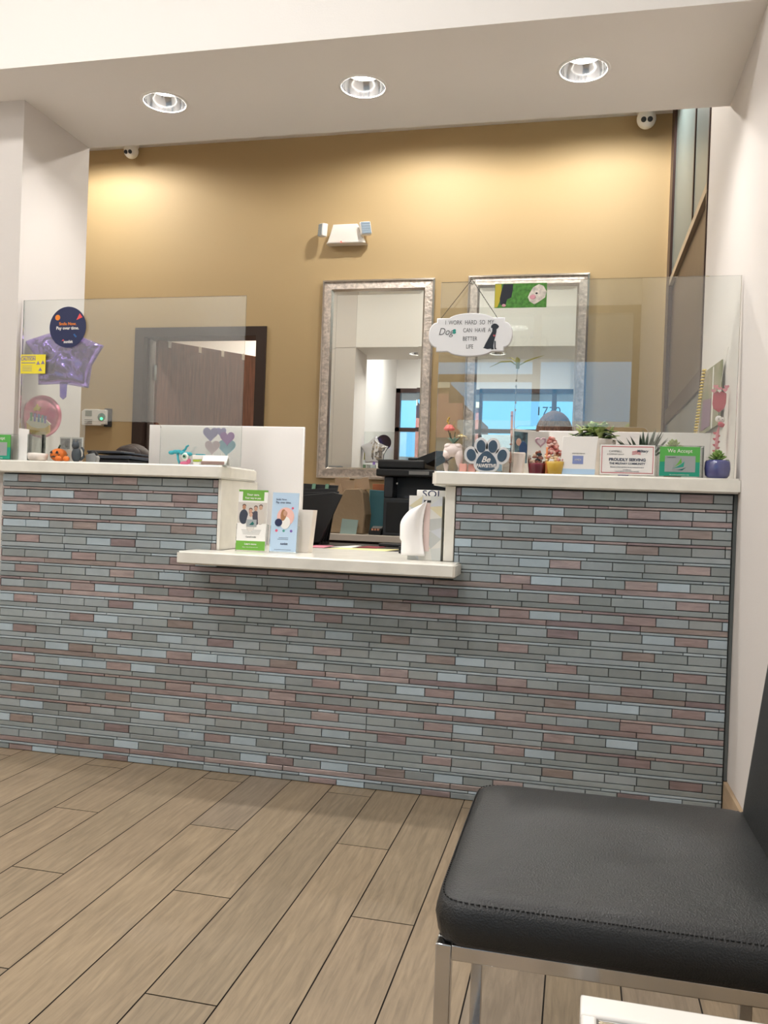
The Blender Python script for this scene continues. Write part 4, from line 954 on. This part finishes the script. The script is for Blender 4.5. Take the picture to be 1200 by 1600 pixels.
# white card box with small blue logo
t = thing('card_box', 'white leaflet box with a small blue square and pale blue base', 'box', (.285, -.020, ZC))
b = B().m(PAPER); b.prism([(-.058, .0), (.052, 0), (.057, .095), (.059, .122), (-.05, .121)], 0, .022, bev=.001); b.build('box', t)
B().m(mat('sky_print', '#b9d6f0', .6)).prism([(-.0575, .001), (.0515, .001), (.0525, .018), (-.0565, .018)], -.001, -.0002).build('base_band', t)
b = B().m(mat('amex_blue', '#8795c8', .6)); b.box(-.018, .015, -.001, 0, .034, .060); b.m(GREY); b.text('american express', .0055, (0, -.0008, .068)); b.m(WHITE); b.text('AMEX', .009, (-.0015, -.0016, .047), sx=.9); b.build('logo', t)
# large potted leafy plant
t = thing('potted_plant', 'light green leafy plant in a large white pot', 'potted plant', (.336, .20, ZC))
b = B().m(CERAM); b.lathe([(0, 0), (.055, 0), (.066, .06), (.072, .128), (.070, .130), (.065, .125), (.064, .115), (0, .115)], n=36); b.build('pot', t); B().m(SOIL).lathe([(.063, .117), (0, .119)], n=24).build('soil', t)
b = B().m(LEAF); b.m(LEAFP); b.m(LEAFD); q = random.Random(9)
for i in range(90):
    a = q.uniform(0, 2*PI); l_ = q.uniform(.03, .058); e = q.uniform(-.15, 1.25); r0 = q.uniform(0, .045); h0 = .124+q.uniform(0, .04)
    d = Vector((math.cos(a)*math.cos(e), math.sin(a)*math.cos(e), math.sin(e))); p0 = Vector((r0*math.cos(a), r0*math.sin(a), h0)); p1 = p0+d*l_*.5+Vector((0, 0, .004)); p2 = p0+d*l_-Vector((0, 0, .006))
    b.m(LEAFP if (h0+l_*math.sin(e)) > .15 and q.random() < .75 else (LEAFD if e < .25 else LEAF)); b.tube([p0, p0.lerp(p1, .6), p1, p1.lerp(p2, .6), p2], [.0018, .009, .0125, .009, .0008], 7, flat=.2)
b.build('leaves', t)
b = B().m(mat('plum_disc', '#6d5f9e', .4)); b.prism(ellp(0, .055, .026, .055), 0, .012, bev=.002); tag(b.build('oval_stand', None, (.438, .27, ZC), (0, 0, 0)), 'purple oval stand between the large pot and the aloe', 'ornament')
# military sign
t = thing('serving_sign', 'white sign with red border about serving the military community', 'sign', (.434, -.022, ZC))
B().m(ACRY).box(-.084, .090, -.002, .018, 0, .098).build('holder', t)
B().m(PAPER).box(-.082, .082, -.0055, -.0025, .003, .097).build('card', t)
b = B().m(mat('red_border', '#c24c56', .6))
for q_ in ((-.078, .078, .090, .092), (-.078, .078, .008, .010), (-.078, -.0762, .008, .092), (.0762, .078, .008, .092)): b.box(q_[0], q_[1], -.0062, -.0055, q_[2], q_[3])
for i in range(3): b.prism([(.014, .066+i*.004), (.028, .069+i*.004), (.040, .066+i*.004), (.040, .068+i*.004), (.028, .071+i*.004), (.014, .068+i*.004)], -.0062, -.0055)
b.build('red_print', t)
b = B().m(mat('navy_text', '#2c3a55', .7)); b.text('PROUDLY SERVING', .0125, (0, -.006, .050), sx=1.02, bold=.0004); b.text('THE MILITARY COMMUNITY', .0085, (0, -.006, .038), sx=1.0, bold=.0002); b.text('Because of their sacrifice, we are honored to serve', .0048, (0, -.006, .027), sx=1.02); b.text('www.military.com', .0035, (0, -.006, .019)); b.text('a proud supporter of the military community', .004, (0, -.006, .014)); b.text('Military', .011, (.045, -.006, .078), shear=.2, bold=.0002); b.m(GREY); b.text('CAMPBELL', .0085, (-.036, -.006, .076)); b.text('& COMPANY GROUP', .0055, (-.036, -.006, .067)); b.build('lettering', t)
# aloe
t = thing('aloe_plant', 'dark spiky aloe behind the red-bordered sign', 'potted plant', (.497, .170, ZC))
B().m(CERAM).lathe([(0, 0), (.036, 0), (.042, .075), (.038, .078), (.036, .07), (0, .07)], n=28).build('pot', t)
b = B().m(LEAFD); q = random.Random(4)
for i in range(26):
    a = i*2.4; l_ = q.uniform(.07, .11); e = q.uniform(.45, 1.35); d = Vector((math.cos(a)*math.cos(e), math.sin(a)*math.cos(e), math.sin(e))); p0 = Vector((.014*math.cos(a), .014*math.sin(a), .066))
    b.tube([p0, p0+d*l_*.35, p0+d*l_*.75+Vector((0, 0, .003)), p0+d*l_+Vector((0, 0, .004))], [.009, .0085, .0045, .0004], 7, flat=.45)
b.build('leaves', t)
# small succulent behind the accept card
def succ(b, n, r, z0, h, mt, seed=2, wd=.007):
    q = random.Random(seed); b.m(mt)
    for i in range(n):
        a = i*2.4; k = i/n; e = .25+1.0*k; l_ = r*(1-.45*k); d = Vector((math.cos(a)*math.cos(e), math.sin(a)*math.cos(e), math.sin(e))); p0 = Vector((0, 0, z0+h*k))
        b.tube([p0, p0+d*l_*.5, p0+d*l_*.85, p0+d*l_], [wd*.5, wd, wd*.8, wd*.15], 8, flat=.45)
t = thing('succulent', 'pale green succulent rising behind the green We Accept sign', 'potted plant', (.584, .112, ZC))
B().m(mat('terracotta', '#b07a5c', .7)).lathe([(0, 0), (.026, 0), (.034, .055), (.030, .058), (0, .05)], n=28).build('pot', t)
b = B(); b.m(LEAFP); b.tube([(0, 0, .05), (-.005, 0, .09), (-.006, 0, .12)], [.004, .004, .003], 6); succ(b, 22, .040, .082, .028, LEAFP, 2, .0075); b.build('leaves', t)
t = thing('potted_succulent', 'green rosette succulent in a glossy purple-blue pot at the right end', 'potted plant', (.704, -.002, ZC))
b = B().m(mat('purple_glaze', '#4e5183', .12, spec=.8, coat=.6, noise_scale=6, noise_amt=.12)); b.lathe([(0, 0), (.028, 0), (.036, .010), (.0385, .03), (.037, .05), (.034, .056), (.031, .054), (.030, .046), (0, .046)], n=40); b.build('pot', t)
b = B(); succ(b, 26, .034, .050, .022, LEAF, 5, .006); succ(b, 10, .02, .066, .014, LEAFP, 6, .0045); b.build('leaves', t)
t = thing('leaflet_stand', 'clear leaflet stand edge between the green sign and purple pot', 'leaflet stand', (.655, .02, ZC))
b = B().m(ACRY); b.box(-.006, .0, -.02, .03, 0, .1); b.box(.004, .006, -.02, .03, 0, .095); b.box(-.006, .006, -.02, .03, 0, .002); b.build('stand', t)

# hanging sign on the right guard
t = thing('hanging_sign', 'white hanging plaque about dogs with a black sitting dog', 'sign', (-.080, .022, 1.536), 0)
def plaque(sc=1.0):
    pts = []
    def arc(cx, cz, rx, rz_, a0, a1, n=10):
        for i in range(n+1): a = math.radians(a0+(a1-a0)*i/n); pts.append((cx+rx*math.cos(a), cz+rz_*math.sin(a)))
    arc(.113, 0, .027, .042, -90, 90); pts.append((.113, .056)); pts.append((.075, .056)); arc(0, .050, .075, .022, 18, 162, 14); pts.append((-.075, .056)); pts.append((-.113, .056))
    arc(-.113, 0, .027, .042, 90, 270); pts.append((-.113, -.056)); pts.append((-.075, -.056)); arc(0, -.050, .075, .022, 198, 342, 14); pts.append((.075, -.056)); pts.append((.113, -.056))
    return [(x*sc, z*sc) for x, z in pts]
B().m(mat('plaque_white', '#e9e9ea', .45)).prism(plaque(), -.001, .012, bev=.0025).build('board', t)
b = B().m(mat('thin_ink', '#505052', .7))
b.text('I  WORK  HARD  SO  MY', .0205, (-.004, -.0016, .040), sx=.72, bold=-.0002); b.text('CAN  HAVE  A', .020, (.022, -.0016, .014), sx=.72, bold=-.0002); b.text('BETTER', .020, (.0, -.0016, -.014), sx=.72, bold=-.0002); b.text('LIFE', .020, (.0, -.0016, -.040), sx=.72, bold=-.0002)
b.text('Dog', .034, (-.082, -.0016, .010), sx=.85, shear=.3, bold=-.0003); b.build('lettering', t)
B().m(mat('teal_s', '#1f9a8c', .6)).text('s', .028, (-.053, -.0018, .013), bold=.0012).build('letter', t)['label'] = 'teal letter s'
dog = [(-.030, -.049), (-.012, -.054), (.004, -.052), (.006, -.056), (.016, -.054), (.014, -.050), (.013, -.040), (.016, -.020), (.020, -.006), (.024, .012), (.024, .022), (.030, .026), (.034, .032), (.030, .038), (.022, .043), (.012, .044), (.006, .040), (.001, .036), (.000, .028), (.006, .026), (.006, .014), (-.004, -.004), (-.014, -.022), (-.022, -.036), (-.026, -.046)]
b = B().m(mat('dog_ink', '#1d2530', .6)); b.prism([(.068+x*.78, -.002+z*.86) for x, z in dog], -.0020, -.0012); b.tube([(.083, -.0016, -.022), (.0835, -.0016, -.040), (.084, -.0016, -.047), (.088, -.0016, -.047)], .0022, 6); b.build('dog_print', t)
B().m(mat('red_heart', '#c05860', .6)).prism(heart(.080, -.004, .0042), -.0024, -.0020).build('heart_print', t)
b = B().m(mat('chain', '#3a3532', .4, metal=.6))
apex = Vector((-.002, .012, .187)); nL = 34
for s in (-1, 1):
    e_ = Vector((s*.098 - (.008 if s > 0 else .002), .002, .056 if s < 0 else .052))
    for i in range(nL):
        p = apex.lerp(e_, (i+.5)/nL); d = (e_-apex).normalized()
        b.tube([p-d*.0026, p+d*.0026], [.0012, .0012], 5) if i % 2 else b.tube([p-d*.0026, p+d*.0026], [.0019, .0019], 5, flat=.4)
b.build('chain', t); B().m(ACRY).lathe([(0, -.003), (.011, -.003), (.011, 0), (0, 0)], (apex.x, .02, apex.z-.004), 20, rot=Matrix.Rotation(PI/2, 3, 'X')).build('hook', t)
# dog photo on the guard
t = thing('dog_photo', 'photo of a black dog and a white dog on grass, on the right guard', 'photo', (.079, .0475, 1.669), 0)
b = B().m(mat('grass_print', '#4d8a34', .6, noise_scale=90, noise_amt=.3)); b.box(-.085, .085, -.001, .001, -.040, .040); b.build('print', t)
b = B().m(mat('print_yellow', '#c9b93a', .6)); b.prism([(-.084, -.038), (-.075, -.038), (-.062, .0), (-.064, .038), (-.084, .038)], -.0014, -.0010)
b.m(mat('print_black_dog', '#20242e', .6)); b.prism([(-.066, -.028), (-.058, -.034), (-.048, -.030), (-.044, -.012), (-.030, -.006), (-.026, .020), (-.026, .038), (-.058, .038), (-.064, .012), (-.068, -.010)], -.0016, -.0010)
b.m(mat('print_tongue', '#e0a0ac', .6)); b.ell((-.054, -.0014, -.032), (.007, .0006, .005), 10, 6); b.build('black_dog_print', t)
b = B().m(mat('print_white_dog', '#dcd3c8', .6, noise_scale=60, noise_amt=.25)); b.prism([(.030, -.020), (.046, -.030), (.060, -.022), (.080, -.008), (.084, .012), (.074, .030), (.058, .036), (.040, .026), (.030, .008), (.024, -.006)], -.0016, -.0010)
b.m(mat('print_tongue', '#e0a0ac', .6)); b.ell((.040, -.0018, -.006), (.010, .0006, .008), 10, 6); b.m(INK); b.ell((.052, -.0019, .006), (.004, .0005, .003), 8, 6); b.build('white_dog_print', t)

# calendar on the right wall
t = thing('wall_calendar', 'spiral-bound picture calendar hanging on the right wall', 'calendar', (XR, 0, 0))
b = B().m(mat('calendar_page', '#9a8c74', .5, noise_scale=11, noise_amt=.4, col2='#6a7240')); b.prism([(.335, 1.285), (.86, 1.285), (.78, 1.532), (.325, 1.505)], -.014, -.010, axis='x'); b.m(mat('calendar_plum', '#7c5a70', .5)); b.prism([(.56, 1.30), (.80, 1.30), (.76, 1.42), (.54, 1.40)], -.0150, -.0141, axis='x'); b.build('pages', t)
b = B().m(mat('calendar_edge', '#ece6df', .6)); b.prism([(.50, 1.285), (.515, 1.285), (.515, 1.51), (.50, 1.51)], -.016, -.0141, axis='x'); b.prism([(.90, 1.30), (.99, 1.30), (.88, 1.52), (.80, 1.52)], -.008, -.006, axis='x'); b.build('page_edge', t)
b = B().m(mat('gold_wire', '#e3c65c', .4, metal=.2))
for i in range(22):
    k = i/21; y_ = .735+.19*(1-k); z_ = 1.305+.228*k
    b.tube([(-.010, y_+.02, z_), (-.022, y_+.012, z_+.001), (-.024, y_-.006, z_+.001), (-.014, y_-.02, z_)], .0032, 5)
b.build('spiral_binding', t)
# pink giraffe garland
t = thing('valentine_decoration', 'red and pink heart bird decoration hanging by the right wall', 'decoration', (.738, .24, 1.17), -.25)
RED = mat('felt_red', '#c8465a', .8); PK = mat('felt_pink', '#e58b98', .8); WF = mat('felt_white', '#f0e8e2', .8)
b = B().m(RED); b.prism([(-.020, .205), (-.022, .170), (-.018, .155), (0, .142), (.016, .156), (.021, .175), (.021, .205), (.008, .212), (-.008, .212)], -.006, .006, bev=.002); b.build('tulip', t)
b = B().m(PK)
for x, z_ in ((-.018, .214), (.0, .220), (.017, .216), (-.012, .228), (.022, .226)): b.prism(heart(x, z_, .008), -.008, -.004)
b.m(WF); b.prism(heart(.0, .213, .006), -.010, -.0081); b.build('heart_fringe', t)
b = B().m(WF); b.ell((.0, -.002, .120), (.011, .007, .011), 14, 10); b.ell((.012, -.002, .117), (.007, .006, .009), 12, 8); b.m(INK); b.ell((.001, -.0095, .119), (.0022, .001, .0012), 6, 5); b.ell((.013, -.0085, .117), (.0022, .001, .0012), 6, 5); b.build('face', t)
b = B().m(RED); b.tube([(.002, -.004, .104), (.010, -.008, .100), (.018, -.008, .096)], [.007, .008, .006], 8); b.build('beak', t)
b = B().m(PK); b.tube([(0, 0, .104), (.001, 0, .09), (-.002, 0, .07), (-.004, 0, .03), (-.004, 0, -.01)], [.006, .007, .013, .014, .012], 10, flat=.4)
b.m(RED)
for i in range(9): b.prism(heart(-.010+(i % 2)*.012, .072-i*.010, .0055), -.0085, -.0065)
b.m(LEAFD); b.tube([(0, 0, .144), (0, 0, .130)], .0015, 6); b.build('body', t)
B().m(mat('thread_white', '#e8e0d8', .8)).tube([(0, 0, .22), (.01, 0, .30), (.022, .002, .36)], .0008, 5).build('cord', t)

# ================================================================== BLACK CHAIR
ch = thing('lounge_chair', 'black leather chair with chrome legs standing against the right wall', 'chair', (.132, -1.497, 0))
def cushion(b, x0, x1, y0, y1, z0, z1, r=.03, crown=.012, nx=36, ny=36, edge=.014, sag=True):
    hx, hy = (x1-x0)/2, (y1-y0)/2; cx, cy = (x0+x1)/2, (y0+y1)/2
    def rr(a, rad, ins):  # rounded rectangle point
        c, s = math.cos(a), math.sin(a); p = 14.0
        k = (abs(c)**p+abs(s)**p)**(-1/p)
        return (cx+(hx-ins)*k*c, cy+(hy-ins)*k*s)
    N = 96; rings = []
    prof = [(.005, z0), (.001, z0+.006), (-.003, (z0+z1)/2), (.001, z1-.014), (.005, z1-.007), (.010, z1-.005), (.012, z1-.0035), (.020, z1+.001)]
    for ins, z in prof: rings.append([b.bm.verts.new((*rr(2*PI*i/N, r, ins), z)) for i in range(N)])
    for k in range(1, 15):
        u = 1-k/15; ring = []
        for i in range(N):
            x, y = rr(2*PI*i/N, r, .020); x = cx+(x-cx)*u; y = cy+(y-cy)*u
            z = z1+.001+crown*(1-u**3)
            if sag: z -= .006*math.exp(-((x-cx-.03)**2+(y-cy+.02)**2)/.004) - .003*noise.noise(Vector((x*9, y*9, 2)))
            ring.append(b.bm.verts.new((x, y, z)))
        rings.append(ring)
    for A, C in zip(rings, rings[1:]):
        for i in range(N): b.f([A[i], A[(i+1) % N], C[(i+1) % N], C[i]], True)
    b.f(rings[-1], True); b.f(rings[0][::-1])
    return rr
b = B().m(LEATHER); rrf = cushion(b, 0, .475, -.236, .250, .407, .468)
seat = b.build('seat', ch)
b = B().m(THREAD); N = 300
for i in range(N):
    a0, a1 = 2*PI*i/N, 2*PI*(i+.6)/N; p0, p1 = rrf(a0, 0, .0055), rrf(a1, 0, .0055)
    b.tube([(p0[0], p0[1], .4625), (p1[0], p1[1], .4625)], .0009, 4)
b.build('stitching', seat)
# backrest
b = B().m(LEATHER)
s0 = 0; cushion(b, -.24, .24, -.28, .28, -.03, .03, crown=.008, sag=False)
M_ = Matrix.Translation((.503, .004, .69)) @ Matrix.Rotation(math.radians(7), 4, 'Y') @ Matrix.Rotation(-PI/2, 4, 'Y') @ Matrix.Rotation(PI/2, 4, 'Z')
b.xf(M_); b.build('backrest', ch)
CT = .011
def bar(x0, x1, y0, y1, z0, z1): return B().m(CHROME).box(x0, x1, y0, y1, z0, z1, .0015)
for (x, y) in ((.004, -.226), (.004, .212), (.45, -.226), (.45, .212)):
    bar(x, x+.020, y, y+.020, .0, .405).build('leg', ch)
for y in (-.226, .212): bar(.0245, .4495, y, y+.020, .386, .4055).build('side_rail', ch); bar(.0245, .4495, y, y+.020, .0, .020).build('base_rail', ch)
bar(.004, .024, -.2055, .2115, .386, .4055).build('front_rail', ch); bar(.45, .47, -.2055, .2115, .386, .4055).build('rear_rail', ch)
bar(.004, .024, -.2055, .2115, .0, .020).build('base_rail', ch)

# white side table at the lower right
t = thing('side_table', 'white side table with an inset glass panel, at the lower right corner', 'side table', (.313, -1.868, 0))
TW, TD, TZ = .40, .45, .45
b = B().m(mat('white_lacquer', '#f3efe9', .25, coat=.4)); fw_ = .036
b.box(0, TW, -fw_, 0, TZ-.035, TZ, .003); b.box(0, TW, -TD, -TD+fw_, TZ-.035, TZ, .003); b.box(0, fw_-.02, -TD+fw_, -fw_, TZ-.035, TZ, .003); b.box(TW-fw_, TW, -TD+fw_, -fw_, TZ-.035, TZ, .003); b.build('top_frame', t)
B().m(CHROME).box(fw_-.018, TW-fw_, -TD+fw_, -fw_-.0005, TZ-.008, TZ-.003).build('inlay', t)
B().m(mat('etched_glass', '#a9aea6', .15, metal=.3, noise_scale=12, noise_amt=.25)).box(fw_-.010, TW-fw_-.006, -TD+fw_+.006, -fw_-.008, TZ-.0028, TZ-.0015).build('glass_panel', t)
for x, y in ((.004, -.03), (TW-.034, -.03), (.004, -TD+.004), (TW-.034, -TD+.004)): B().m(MATS['white_lacquer']).box(x, x+.026, y, y+.026, 0, TZ-.036, .002).build('leg', t)
